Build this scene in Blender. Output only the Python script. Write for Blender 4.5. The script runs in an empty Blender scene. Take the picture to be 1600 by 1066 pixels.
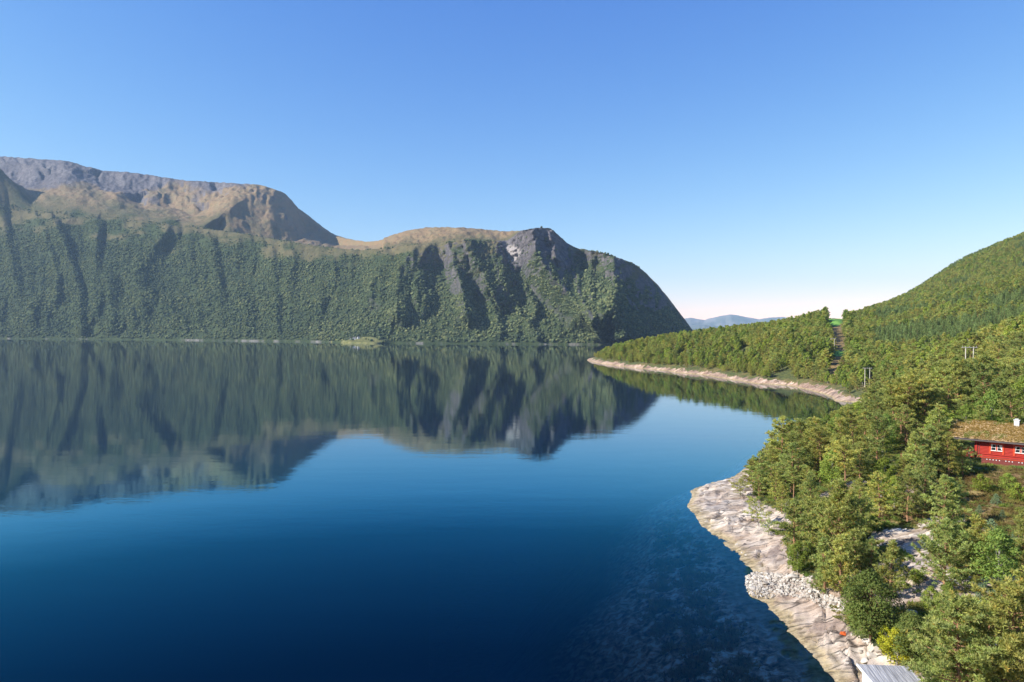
import bpy, math, random
import numpy as np
from mathutils import Matrix, Vector
random.seed(7); rng = np.random.default_rng(7)
SC = bpy.context.scene
COL = SC.collection
R = math.radians
# ------------------------------------------------------------------ camera
CAMH = 30.0
FPX = 1067.0                      # focal length in photo pixels (1600 wide)
cam_d = bpy.data.cameras.new('camera'); cam = bpy.data.objects.new('camera', cam_d); COL.objects.link(cam)
cam_d.sensor_width = 36; cam_d.lens = 36 * FPX / 1600; cam_d.clip_start = 0.5; cam_d.clip_end = 80000
CM = (Matrix.Rotation(R(90 - 0.62), 4, 'X') @ Matrix.Rotation(R(0.30), 4, 'Z'))
cam.matrix_world = Matrix.Translation((0, 0, CAMH)) @ CM
SC.camera = cam
M3 = np.array(CM.to_3x3())
def ray(px, py):
    px, py = np.broadcast_arrays(np.asarray(px, float), np.asarray(py, float))
    v = np.stack([(px - 800) / FPX, -(py - 533) / FPX, -np.ones_like(px * py)], -1)
    return v @ M3.T
def pt(px, py, Y):
    d = ray(px, py); s = np.asarray(Y, float) / d[..., 1]
    return d[..., 0] * s, np.asarray(Y, float) + 0 * s, CAMH + d[..., 2] * s
def proj(X, Y, Z):
    X, Y, Z = np.broadcast_arrays(X, Y, Z); v = np.stack([X, Y, Z - CAMH], -1) @ M3
    return 800 + FPX * v[..., 0] / -v[..., 2], 533 - FPX * v[..., 1] / -v[..., 2]
def sea(px, py):                   # pixel on the water plane
    d = ray(px, py); s = -CAMH / d[2]
    return (d[0] * s, d[1] * s)
# ------------------------------------------------------------------ noise
def _h(ix, iy, seed):
    n = (ix.astype(np.int64) * 374761393 + iy.astype(np.int64) * 668265263 + seed * 1442695041) & 0xffffffff
    n = ((n ^ (n >> 13)) * 1274126177) & 0xffffffff
    return ((n ^ (n >> 16)) & 0xffff) / 65535.0
def vn(x, y, seed=0):
    x = np.asarray(x, float); y = np.asarray(y, float)
    ix = np.floor(x); iy = np.floor(y); fx = x - ix; fy = y - iy
    fx = fx * fx * (3 - 2 * fx); fy = fy * fy * (3 - 2 * fy)
    a = _h(ix, iy, seed); b = _h(ix + 1, iy, seed); c = _h(ix, iy + 1, seed); d = _h(ix + 1, iy + 1, seed)
    return (a + (b - a) * fx) * (1 - fy) + (c + (d - c) * fx) * fy
def fbm(x, y, seed=0, o=4, g=0.5):
    s = 0; a = 1; t = 0
    for k in range(o):
        s = s + a * (vn(x * 2 ** k, y * 2 ** k, seed + k * 17) * 2 - 1); t += a; a *= g
    return s / t
def ridged(x, y, seed=0, o=4, g=0.5):
    s = 0; a = 1; t = 0
    for k in range(o):
        s = s + a * (1 - np.abs(vn(x * 2 ** k, y * 2 ** k, seed + k * 17) * 2 - 1)); t += a; a *= g
    return s / t
def sstep(a, b, x):
    t = np.clip((x - a) / (b - a), 0, 1); return t * t * (3 - 2 * t)
def in_poly(x, y, poly):
    x = np.asarray(x, float); y = np.asarray(y, float); c = np.zeros(np.broadcast(x, y).shape, bool); n = len(poly)
    for i in range(n):
        x0, y0 = poly[i]; x1, y1 = poly[(i + 1) % n]
        if y0 == y1: continue
        c ^= ((y0 > y) != (y1 > y)) & (x < (x1 - x0) * (y - y0) / (y1 - y0) + x0)
    return c
def seg_dist(x, y, pts, closed=False):
    best = np.full(np.broadcast(x, y).shape, 1e18); side = np.zeros(best.shape)
    m = len(pts) if closed else len(pts) - 1
    for i in range(m):
        x0, y0 = pts[i]; x1, y1 = pts[(i + 1) % len(pts)]
        dx, dy = x1 - x0, y1 - y0; L = dx * dx + dy * dy
        t = np.clip(((x - x0) * dx + (y - y0) * dy) / L, 0, 1)
        d = (x - x0 - t * dx) ** 2 + (y - y0 - t * dy) ** 2
        k = d < best
        best = np.where(k, d, best); side = np.where(k, np.sign(dx * (y - y0) - dy * (x - x0)), side)
    return np.sqrt(best), side
# ------------------------------------------------------------------ mesh and object helpers
def mesh_np(name, V, F, mats=(), midx=None, cols=None, colname='tint', smooth=False):
    V = np.asarray(V, np.float32); F = np.asarray(F, np.int32)
    me = bpy.data.meshes.new(name); k = F.shape[1]
    me.vertices.add(len(V)); me.vertices.foreach_set('co', V.ravel())
    me.loops.add(F.size); me.loops.foreach_set('vertex_index', F.ravel())
    me.polygons.add(len(F)); me.polygons.foreach_set('loop_start', np.arange(0, F.size, k, dtype=np.int32))
    try: me.polygons.foreach_set('loop_total', np.full(len(F), k, np.int32))
    except Exception: pass
    for m in mats: me.materials.append(m)
    if midx is not None: me.polygons.foreach_set('material_index', np.asarray(midx, np.int32))
    me.polygons.foreach_set('use_smooth', np.full(len(F), smooth, bool))
    if cols is not None:
        for nm, c in (cols if isinstance(cols, dict) else {colname: cols}).items():
            c = np.asarray(c, np.float32)
            if c.shape[1] == 3: c = np.hstack([c, np.ones((len(c), 1), np.float32)])
            a = me.color_attributes.new(nm, 'FLOAT_COLOR', 'POINT'); a.data.foreach_set('color', c.ravel())
    me.update(calc_edges=True); me.validate(); return me
def link(name, me, parent=None):
    o = bpy.data.objects.new(name, me); COL.objects.link(o)
    if parent: o.parent = parent
    return o
def tag(o, label=None, cat=None, group=None, kind=None):
    if label: o['label'] = label
    if cat: o['category'] = cat
    if group: o['group'] = group
    if kind: o['kind'] = kind
    return o
def empty(name, loc, rz=0, label=None, cat=None, group=None):
    o = bpy.data.objects.new(name, None); COL.objects.link(o); o.location = loc; o.rotation_euler = (0, 0, rz)
    o.empty_display_size = 0.5
    return tag(o, label, cat, group)
def grid_faces(nr, nc):
    i = np.arange(nr - 1)[:, None] * nc + np.arange(nc - 1)[None, :]
    return np.stack([i, i + 1, i + nc + 1, i + nc], -1).reshape(-1, 4)
class MB:
    """collects polygons of one part"""
    def __init__(s): s.v = []; s.f = []
    def add(s, v, f):
        n = len(s.v); s.v += [tuple(p) for p in v]; s.f += [tuple(i + n for i in q) for q in f]; return s
    def box(s, x0, x1, y0, y1, z0, z1):
        v = [(x0, y0, z0), (x1, y0, z0), (x1, y1, z0), (x0, y1, z0), (x0, y0, z1), (x1, y0, z1), (x1, y1, z1), (x0, y1, z1)]
        return s.add(v, [(0, 3, 2, 1), (4, 5, 6, 7), (0, 1, 5, 4), (1, 2, 6, 5), (2, 3, 7, 6), (3, 0, 4, 7)])
    def tube(s, path, rad, n=8, cap=True):
        path = [Vector(p) for p in path]; vs = []; fs = []
        for i, p in enumerate(path):
            d = (path[min(i + 1, len(path) - 1)] - path[max(i - 1, 0)]).normalized()
            a = d.cross(Vector((0, 0, 1)) if abs(d.z) < .9 else Vector((1, 0, 0))).normalized(); b = d.cross(a)
            r = rad[i] if hasattr(rad, '__len__') else rad
            for k in range(n):
                t = 2 * math.pi * k / n; vs.append(p + (a * math.cos(t) + b * math.sin(t)) * r)
        for i in range(len(path) - 1):
            for k in range(n):
                k2 = (k + 1) % n; fs.append((i * n + k, i * n + k2, (i + 1) * n + k2, (i + 1) * n + k))
        if cap: fs += [tuple(range(n))[::-1], tuple((len(path) - 1) * n + k for k in range(n))]
        return s.add(vs, fs)
    def prism(s, prof, x0, x1):         # profile in (y,z) extruded along x
        n = len(prof); v = [(x0, y, z) for y, z in prof] + [(x1, y, z) for y, z in prof]
        return s.add(v, [tuple(range(n)), tuple(range(2 * n - 1, n - 1, -1))] + [(i, i + n, (i + 1) % n + n, (i + 1) % n) for i in range(n)])
    def build(s, name, mat, parent=None, bevel=0, smooth=False):
        me = bpy.data.meshes.new(name); me.from_pydata(s.v, [], s.f); me.materials.append(mat); me.validate()
        if smooth:
            for p in me.polygons: p.use_smooth = True
        o = link(name, me, parent)
        if bevel:
            b = o.modifiers.new('bevel', 'BEVEL'); b.width = bevel; b.segments = 2; b.limit_method = 'ANGLE'
        return o
# ------------------------------------------------------------------ materials
class NT:
    def __init__(s, name):
        s.m = bpy.data.materials.new(name); s.m.use_nodes = True; s.t = s.m.node_tree; s.t.nodes.clear()
        s.out = s.n('ShaderNodeOutputMaterial'); s.pos = s.n('ShaderNodeNewGeometry')
    def n(s, typ, **k):
        nd = s.t.nodes.new(typ)
        for a, b in k.items(): setattr(nd, a, b)
        return nd
    def l(s, a, b): s.t.links.new(a, b); return b
    def _in(s, sock, v):
        if v is None: return
        if hasattr(v, 'links') or isinstance(v, bpy.types.NodeSocket): s.l(v, sock)
        else:
            if sock.type == 'RGBA' and not hasattr(v, '__len__'): v = (v, v, v, 1)
            if sock.type == 'RGBA' and len(v) == 3: v = (*v, 1)
            sock.default_value = v
    def attr(s, name): return s.n('ShaderNodeAttribute', attribute_name=name)
    def map(s, vec=None, scale=(1, 1, 1), rot=(0, 0, 0)):
        m = s.n('ShaderNodeMapping'); s._in(m.inputs['Vector'], vec if vec is not None else s.pos.outputs['Position'])
        m.inputs['Scale'].default_value = scale; m.inputs['Rotation'].default_value = rot; return m.outputs[0]
    def noise(s, scale, detail=4, rough=.55, vec=None, dist=0):
        n = s.n('ShaderNodeTexNoise'); s._in(n.inputs['Vector'], vec if vec is not None else s.pos.outputs['Position'])
        n.inputs['Scale'].default_value = scale; n.inputs['Detail'].default_value = detail
        n.inputs['Roughness'].default_value = rough; n.inputs['Distortion'].default_value = dist; return n.outputs['Fac']
    def voro(s, scale, vec=None, feature='F1', out='Distance', rnd=1):
        n = s.n('ShaderNodeTexVoronoi', feature=feature); s._in(n.inputs['Vector'], vec if vec is not None else s.pos.outputs['Position'])
        n.inputs['Scale'].default_value = scale; n.inputs['Randomness'].default_value = rnd; return n.outputs[out]
    def ramp(s, fac, stops, interp='LINEAR'):
        r = s.n('ShaderNodeValToRGB'); s._in(r.inputs[0], fac); e = r.color_ramp; e.interpolation = interp
        while len(e.elements) < len(stops): e.elements.new(.5)
        for q, (p, c) in zip(e.elements, stops):
            q.position = p; q.color = (c, c, c, 1) if not hasattr(c, '__len__') else (*c, 1)[:4]
        return r.outputs[0]
    def mix(s, f, a, b, mode='MIX'):
        m = s.n('ShaderNodeMix', data_type='RGBA', blend_type=mode)
        s._in(m.inputs[0], f); s._in(m.inputs[6], a); s._in(m.inputs[7], b); return m.outputs[2]
    def math(s, op, a, b=0.0, clamp=False):
        m = s.n('ShaderNodeMath', operation=op, use_clamp=clamp); s._in(m.inputs[0], a); s._in(m.inputs[1], b); return m.outputs[0]
    def sep(s, v):
        m = s.n('ShaderNodeSeparateXYZ'); s._in(m.inputs[0], v); return m.outputs
    def bump(s, h, strength=.5, dist=.1, normal=None):
        b = s.n('ShaderNodeBump'); s._in(b.inputs['Height'], h); b.inputs['Strength'].default_value = strength
        b.inputs['Distance'].default_value = dist
        if normal is not None: s.l(normal, b.inputs['Normal'])
        return b.outputs[0]
    def pbr(s, col, rough=.9, normal=None, spec=.3, metal=0):
        p = s.n('ShaderNodeBsdfPrincipled'); s._in(p.inputs['Base Color'], col); s._in(p.inputs['Roughness'], rough)
        p.inputs['Specular IOR Level'].default_value = spec; p.inputs['Metallic'].default_value = metal
        if normal is not None: s.l(normal, p.inputs['Normal'])
        s.l(p.outputs[0], s.out.inputs[0]); return s.m
def leaf_mat(name, base, var, trans=.3, attr='tint', hue=.5):
    """foliage: per-leaf tint stored on the mesh, and a shift per tree"""
    n = NT(name); a = n.attr(attr); oi = n.n('ShaderNodeObjectInfo')
    c = n.mix(oi.outputs['Random'], base, var)
    c = n.mix(1.0, c, a.outputs['Color'], 'MULTIPLY')
    hs = n.n('ShaderNodeHueSaturation'); hs.inputs['Hue'].default_value = .5
    if name == 'far_leaves':      # stands of paler birch and darker pine
        c = n.mix(n.ramp(n.noise(.006, 3, .6, vec=oi.outputs['Location']), [(.42, 0), (.6, 1)]), c, n.mix(1.0, c, (1.5, 1.35, 1.2, 1), 'MULTIPLY'))
    r2 = n.math('FRACT', n.math('MULTIPLY', oi.outputs['Random'], 7.31))
    n.l(n.math('ADD', n.math('MULTIPLY', r2, .5), .75), hs.inputs['Value']); n.l(c, hs.inputs['Color'])
    d = n.n('ShaderNodeBsdfDiffuse'); n.l(hs.outputs[0], d.inputs[0])
    t = n.n('ShaderNodeBsdfTranslucent'); n.l(n.mix(1.0, hs.outputs[0], (1.25, 1.35, .6, 1), 'MULTIPLY'), t.inputs[0])
    mx = n.n('ShaderNodeMixShader'); mx.inputs[0].default_value = trans
    n.l(d.outputs[0], mx.inputs[1]); n.l(t.outputs[0], mx.inputs[2]); n.l(mx.outputs[0], n.out.inputs[0]); return n.m
M_pine = leaf_mat('pine_needles', (.39, .39, .115, 1), (.27, .33, .115, 1), .34)
M_birch = leaf_mat('birch_leaves', (.26, .32, .055, 1), (.17, .25, .06, 1), .35)
M_yellow = leaf_mat('yellowing_leaves', (.42, .42, .04, 1), (.35, .38, .04, 1), .35)
M_spruce = leaf_mat('spruce_needles', (.17, .23, .08, 1), (.21, .28, .10, 1), .2)
M_juniper = leaf_mat('juniper_needles', (.15, .21, .11, 1), (.20, .27, .15, 1), .2)
M_hazel = leaf_mat('dense_leaves', (.14, .19, .05, 1), (.17, .22, .06, 1), .3)
M_far = leaf_mat('far_leaves', (.055, .08, .042, 1), (.11, .13, .06, 1), .05)
M_heather = leaf_mat('heather', (.16, .10, .04, 1), (.17, .15, .05, 1), .2)
M_grass = leaf_mat('dry_grass', (.30, .24, .08, 1), (.20, .22, .05, 1), .3)
M_kelp = leaf_mat('kelp', (.50, .30, .14, 1), (.32, .24, .12, 1), .2)
n = NT('pine_bark'); zz = n.sep(n.n('ShaderNodeTexCoord').outputs['Object'])[2]
c = n.mix(n.ramp(zz, [(.15, 0), (.5, 1)]), (.20, .16, .13, 1), (.36, .19, .10, 1))
c = n.mix(n.ramp(n.noise(9, 3, vec=n.map(scale=(1, 1, .3))), [(.3, 0), (.7, .5)]), c, (.08, .06, .05, 1))
M_bark = n.pbr(c, .95)
n = NT('pale_bark'); M_palebark = n.pbr(n.mix(n.ramp(n.noise(5, 3), [(.4, 0), (.65, 1)]), (.42, .39, .34, 1), (.12, .10, .09, 1)), .9)
n = NT('dead_wood'); M_dead = n.pbr((.38, .33, .29, 1), .9)
# ------------------------------------------------------------------ far mountain
def tab(px, pairs):
    a = np.array(pairs, float); return np.interp(px, a[:, 0], a[:, 1])
def smooth1(a, k):
    w = np.hanning(2 * k + 3)[1:-1]; w /= w.sum(); return np.convolve(np.pad(a, k, mode='edge'), w, 'valid')
CS = 2.0
pxc = np.arange(-560, 1150, CS)
RIDGE = [(-560, 235), (-200, 232), (0, 243), (70, 248), (110, 251), (135, 259), (163, 266), (200, 268), (240, 273), (280, 280), (330, 283), (400, 287), (425, 293), (445, 301), (465, 315), (485, 330), (500, 343), (520, 358), (545, 365), (575, 372), (600, 370), (630, 360), (660, 355), (700, 353.5), (750, 356), (790, 361), (815, 359), (835, 357), (857, 356), (865, 361), (880, 374), (893, 384), (920, 391), (945, 396), (965, 403), (985, 409), (1000, 418), (1015, 432), (1030, 447), (1060, 485), (1085, 518), (1100, 534), (1115, 541), (1150, 544)]
TREEL = [(-560, 330), (-100, 330), (0, 335), (100, 335), (180, 345), (260, 356), (330, 360), (400, 370), (480, 384), (560, 392), (640, 389), (690, 388), (740, 384), (790, 378), (815, 370), (835, 363), (857, 362), (870, 372), (893, 390), (945, 402), (985, 417), (1000, 426), (1030, 455), (1060, 490), (1085, 520), (1100, 535), (1150, 545)]
SHORE = [(-560, 2750), (0, 2670), (150, 2600), (300, 2430), (450, 2260), (520, 2150), (600, 2000), (700, 1960), (850, 1930), (1000, 1900), (1100, 1900), (1150, 1900)]
YTREE = [(-560, 3600), (0, 3400), (300, 3120), (400, 2980), (560, 2700), (640, 2560), (700, 2460), (800, 2370), (857, 2330), (900, 2300), (985, 2290), (1060, 2260), (1100, 2200), (1150, 2100)]
YRIDGE = [(-560, 5200), (0, 4800), (150, 4600), (400, 4150), (440, 4150), (480, 4150), (520, 4050), (575, 3500), (600, 3250), (650, 3000), (700, 2920), (790, 2800), (830, 2550), (857, 2450), (900, 2420), (985, 2400), (1060, 2380), (1100, 2320), (1150, 2300)]
rid = smooth1(tab(pxc, RIDGE), 2); tre = np.maximum(smooth1(tab(pxc, TREEL), 5), rid + 1.0)
Ys = smooth1(tab(pxc, SHORE), 10); Yt = smooth1(tab(pxc, YTREE), 12); Yr = smooth1(tab(pxc, YRIDGE), 6)
# small farmed foreland
fore = np.exp(-((pxc - 566) / 34.0) ** 4)
uc = np.asarray([pt(a, 533, 1.0)[0] for a in pxc])
zt = pt(pxc, tre, Yt)[2]; zr = pt(pxc, rid, Yr)[2]
zt = np.maximum(zt, 2); zr = np.maximum(zr, zt + 1)
NA, NB, NC = 190, 100, 14
t = np.linspace(0, 1, NA)[:, None]; s = np.linspace(0, 1, NB + 1)[1:, None]
cl = np.exp(-((pxc - 800) / 170.0) ** 2)[None, :]     # cliffy part
shape = (1 - cl) * (0.8 * t + 0.2 * t ** 2) + cl * (0.55 * t + 0.45 * t ** 2.4)
YA = Ys + (Yt - Ys) * t; ZA = zt * shape
fz = fore[None, :] * sstep(.28, .0, t)
YA = YA - 120 * fore[None, :] * sstep(.34, 0, t)
ZA = ZA * (1 - fz) + fz * (3 + 22 * t / .28 * .35) * sstep(-.001, .012, t)
YB = Yt + (Yr - Yt) * s; ZB = zt + (zr - zt) * (s ** .92)
cc = np.linspace(0, 1, NC + 1)[1:, None]
YC = Yr + 1500 * cc; ZC = zr * (1 - .75 * cc ** 1.3)
Y = np.vstack([YA, YB, YC]); Z = np.vstack([ZA, ZB, ZC]); U = np.repeat(uc[None, :], len(Y), 0)
T = np.vstack([t + 0 * YA, 1 + s + 0 * YB, 2 + cc + 0 * YC])
PX = np.repeat(pxc[None, :], len(Y), 0); PY = proj(U * Y, Y, Z)[1]
def spur(lst, dY, dZ):
    for pts, amp, wl, wr in lst:
        x0 = min(p[0] for p in pts) - 150; x1 = max(p[0] for p in pts) + 150
        k0, k1 = np.searchsorted(pxc, (x0, x1)); sl = slice(k0, k1)
        wob = 6 * fbm(PX[:, sl] / 28, PY[:, sl] / 28, 5, 3)
        d, sd = seg_dist(PX[:, sl] + wob, PY[:, sl] + wob * .5, pts)
        w = np.where(sd < 0, wr, wl)      # points listed top to bottom: right side has sd<0 in image axes
        if amp < 0:
            v = np.where(sd < 0, np.clip(d / wr, 0, 1) ** .8 * np.clip((4.5 * wr - d) / (3.5 * wr), 0, 1), 0); dZ[:, sl] += amp * v * ZM2[:, sl]; continue
        v = np.clip(1 - d / w, 0, 1); v = v ** np.where(sd < 0, .85, 1.5)
        dY[:, sl] -= amp * (.65 if pts[0][0] < 580 else 1.0) * v * YM[:, sl]
ZM = sstep(1.05, 1.3, T) * sstep(2.02, 1.85, T) * (PX < 540)
ZM2 = sstep(2.05, 1.95, T) * sstep(1.0, 1.12, T)
YM = sstep(0, .10, T) * sstep(1.25, .99, T)
dY = np.zeros_like(Y); dZ = np.zeros_like(Y)
SP = [
 
 ([(450, 297), (405, 302), (380, 316), (352, 334)], -120, 60, 46), ([(330, 285), (290, 283), (240, 277), (200, 271), (163, 268)], -48, 20, 10), ([(60, 262), (30, 258), (-10, 255)], -50, 20, 9), ([(300, 300), (270, 290), (235, 292)], -50, 20, 12),
 ([(262, 362), (236, 392), (214, 425), (222, 462), (206, 492)], 75, 60, 24),
 ([(258, 362), (240, 395)], 30, 30, 14),
 ([(60, 345), (70, 380), (85, 420), (90, 470)], 55, 24, 9), ([(85, 350), (112, 420), (126, 465), (130, 528)], 75, 30, 10),
 ([(152, 352), (148, 410), (158, 455), (150, 490)], 60, 30, 12), ([(0, 330), (18, 400), (22, 450)], 55, 26, 14),
 ([(175, 440), (172, 480), (178, 520)], 45, 25, 12), ([(330, 380), (340, 430), (344, 460)], 35, 30, 12),
 ([(420, 395), (428, 430)], 30, 25, 12), ([(455, 400), (450, 450)], 30, 30, 12), ([(520, 420), (508, 470)], 38, 30, 12),
 ([(598, 408), (588, 430), (578, 465)], 90, 35, 22), ([(640, 398), (622, 425), (614, 465), (618, 490)], 120, 32, 26),
 ([(668, 388), (656, 415), (650, 450), (652, 470)], 105, 45, 30), ([(700, 386), (708, 420), (722, 460), (728, 492)], 120, 18, 22),
 ([(724, 383), (730, 405), (752, 432), (762, 450)], 170, 24, 50), ([(775, 380), (782, 420), (796, 455), (812, 490), (840, 530)], 40, 18, 10),
 ([(768, 470), (776, 500), (782, 520)], 40, 20, 10), ([(806, 420), (822, 455), (838, 490)], 35, 18, 8),
 ([(824, 360), (828, 385), (840, 412), (862, 444), (888, 466), (908, 492)], 250, 36, 58), ([(857, 358), (862, 380), (868, 410)], 60, 14, 22),
 ([(893, 386), (897, 430), (905, 465), (925, 505)], 45, 16, 10), ([(918, 392), (922, 430), (924, 470)], 45, 16, 10),
 ([(944, 396), (955, 412), (957, 445), (958, 486)], 330, 60, 100), ([(1030, 470), (1040, 490), (1052, 508)], 60, 30, 18),
 ([(945, 500), (935, 520)], 40, 25, 14), ([(1010, 500), (1000, 520)], 50, 25, 20),
]
spur(SP, dY, dZ)
PW = PX + 22 * fbm(PX / 75, PY / 55, 30, 3)
g1 = ridged((PW + .12 * PY) / 26, PY / 120, 31, 3) - .5
g2 = fbm(PX / 9, PY / 40, 40, 3)
g3 = fbm(PX / 60, PY / 60, 47, 4)
mid = sstep(0, .12, T) * sstep(1.15, .9, T)
sk_ = np.where(PX < 300, .35, .35 * (1 - (PX - 300) / 200).clip(0, 1))
g4 = ridged((PW - sk_ * PY) / 80, PY / 260, 36, 3) - .5
cl2 = np.exp(-((PX - 800) / 160.0) ** 2) * sstep(.55, .85, T) * sstep(1.12, 1.0, T)
dY += cl2 * (26 * fbm(PX / 4, PY / 9, 61, 3) + 14 * fbm(PX / 9, PY / 3, 63, 3))
dY += -mid * (24 * g1 + 75 * g4 * sstep(650, 450, PX) + 10 * g2) - 25 * g3 * mid
q_ = (PX + 125); dZ += 540 * np.clip(1 - np.where(q_ > 0, q_ / 175, -q_ / 160), 0, 1) * np.exp(-((T - 1.17) / .13) ** 2)  # mound added beyond the left edge, shaped to shade the upper slope
pl = sstep(1.0, 1.25, T)
dZ += pl * (26 * g3 + 9 * fbm(PX / 14, PY / 7, 52, 4) + 16 * (ridged(PX / 30, PY / 16, 57, 4) - .6) * sstep(330, 280, PY)) * sstep(2.02, 1.85, T)
dZ += sstep(1.45, 1.7, T) * sstep(2.03, 1.95, T) * 24 * (ridged(PX / 9, PY / 4.5, 66, 3) - .6) * (PX < 470)
dZ += pl * 3.5 * fbm(PX / 5, PY / 3, 59, 2)
Y2 = Y + dY; Z2 = Z + dZ * (T > 0) ; Z2[0] = -8; Y2[0] = Y[0] - 10
Z2 = np.maximum(Z2, np.where(T > .004, .3 + 0 * Z2, -8))
et = (zr - CAMH) / Yr - .0012 * (1 + fbm(pxc / 5, pxc * 0, 58, 3)); e_ = (Z2 - CAMH) / Y2
Z2 = np.where(e_ > et, CAMH + Y2 * (et + .12 * (e_ - et) * (T < 1.6)), Z2)     # the skyline stays where it is
X2 = U * Y2
P = np.stack([X2, Y2, Z2], -1)
# keep the skyline where the photograph has it
def normals(P):
    a = np.gradient(P, axis=1); b = np.gradient(P, axis=0); nn = np.cross(a, b); return nn / (np.linalg.norm(nn, axis=-1, keepdims=True) + 1e-9)
NM = normals(P)
steep = 1 - np.abs(NM[..., 2])
rockpoly = [(776, 374), (800, 366), (835, 361), (862, 360), (888, 388), (892, 430), (870, 425), (840, 400), (826, 412), (806, 428), (788, 420), (778, 400)]
rock = sstep(.70, .84, steep + .10 * fbm(PX / 7, PY / 7, 70, 3)) * sstep(-.2, .9, T - .1) * np.exp(-((PX - 800) / 300) ** 4)
rock = np.maximum(rock, in_poly(PX + 8 * fbm(PX / 9, PY / 9, 72, 3), PY + 8 * fbm(PX / 9, PY / 9, 73, 3), rockpoly) * (T <= 1.05) * .95)
for ln, w in (([(893, 388), (895, 430), (903, 462), (925, 502)], 2.6), ([(776, 415), (780, 450), (800, 490)], 1.8), ([(722, 390), (727, 402), (735, 425)], 2.4), ([(930, 400), (928, 440)], 1.6), ([(978, 470), (995, 488)], 4), ([(702, 390), (704, 410)], 2)):
    d, _ = seg_dist(PX + 3 * fbm(PX / 6, PY / 6, 80, 2), PY, ln); rock = np.maximum(rock, .75 * sstep(w, w * .3, d))
for pl_, w_ in (([(950, 402), (985, 412), (1032, 454), (1052, 492), (1012, 482), (988, 458), (966, 452), (955, 425)], .85), ([(824, 372), (850, 395), (885, 440), (890, 470), (862, 448), (838, 415)], .8)):
    rock = np.maximum(rock, w_ * in_poly(PX + 10 * fbm(PX / 10, PY / 10, 77, 3), PY + 10 * fbm(PX / 10, PY / 10, 78, 3), pl_) * (T <= 1.02) * sstep(-.35, .1, fbm(PX / 9, PY / 14, 79, 3)))
toprock = sstep(.35, .62, fbm(PX / 34, PY / 12, 90, 4) * .5 + .5 + .75 * sstep(315, 265, PY) * sstep(520, 420, PX) + .35 * sstep(.22, .5, steep) - .42 - .5 * sstep(480, 600, PX)) * (T > 1.12)
rockm = np.clip(np.maximum(rock, toprock), 0, 1)
shore_rock = sstep(6, 2.5, Z2) * sstep(.55, .9, .6 * vn(PX / 16, PX * 0, 95) + .4 * vn(PX / 3, PX * 0, 96) + .18 * (PX > 255) * (PX < 595)) * .6 * (T < .2)
green = sstep(1.10, .84, T + .34 * fbm(PX / 30, PY / 12, 97, 4)); halfgreen = sstep(1.5, 1.0, T + .35 * fbm(PX / 22, PY / 10, 98, 4))
fieldm = (fore[None, :] > .30 + .5 * fbm(PX / 7, PY / 3, 99, 2)) * (Z2 < 15 + 9 * fbm(PX / 9, PX * 0, 101, 2)) * (T < .3) * (Z2 > 1.0) * ((PX < 602) & (PX > 524 + (541 - PY) * -1.2))
colm = np.stack([np.clip(green, 0, 1), np.clip(np.maximum(rockm, shore_rock), 0, 1), fieldm.astype(float)], -1).reshape(-1, 3)
lightrock = np.maximum(in_poly(PX + 5 * fbm(PX / 5, PY / 5, 74, 3), PY + 5 * fbm(PX / 5, PY / 5, 75, 3), [(790, 388), (802, 384), (812, 398), (806, 408), (795, 410)]) * .9, toprock * .15 * sstep(.3, .7, vn(PX / 16, PY / 8, 76)))
colm2 = np.stack([halfgreen, lightrock, shore_rock], -1).reshape(-1, 3)
n = NT('far_mountain_ground'); a = n.attr('mask'); ch = n.sep(a.outputs['Color']); a2 = n.sep(n.attr('mask2').outputs['Color'])
heath = n.ramp(n.noise(.02, 6, .6), [(.3, (.17, .115, .06)), (.48, (.24, .165, .09)), (.6, (.19, .15, .08)), (.75, (.29, .22, .13))])
heath = n.mix(n.math('MULTIPLY', a2[0], .75), heath, n.ramp(n.noise(.03, 5), [(.35, (.055, .065, .028)), (.65, (.11, .105, .048))]))
under = n.ramp(n.noise(.05, 4), [(.3, (.03, .045, .02)), (.7, (.06, .08, .03))])
gr = n.mix(ch[0], heath, under)
rk = n.ramp(n.noise(.03, 8, .65, vec=n.map(scale=(1, 1, .35))), [(.28, (.06, .055, .06)), (.5, (.12, .11, .115)), (.70, (.20, .18, .18))])
rk = n.mix(n.ramp(n.noise(.12, 5, vec=n.map(scale=(1, 1, .15))), [(.45, 0), (.7, .6)]), rk, (.10, .09, .11, 1))
rk = n.mix(n.ramp(n.voro(.035, vec=n.map(scale=(1, 1, 2.2)), feature='DISTANCE_TO_EDGE'), [(0, .75), (.12, 0)]), rk, (.05, .045, .05, 1)); c = n.mix(ch[1], gr, rk); c = n.mix(a2[1], c, n.mix(.5, rk, (.55, .50, .47, 1))); c = n.mix(n.math('MULTIPLY', a2[2], .6), c, (.38, .35, .31, 1))
c = n.mix(ch[2], c, n.ramp(n.noise(.06, 3), [(.35, (.12, .13, .045)), (.65, (.20, .19, .075))]))
M_far_ground = n.pbr(c, .95, n.bump(n.noise(.06, 8, .7), 1.0, 9), .1)
me = mesh_np('far_mountain', P.reshape(-1, 3), grid_faces(*P.shape[:2]), [M_far_ground], cols={'mask': colm, 'mask2': colm2}, smooth=True)
tag(link('mountain', me), 'forested fjord mountain with brown heath tops and dark cliffs across the water', kind='structure')
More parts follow.
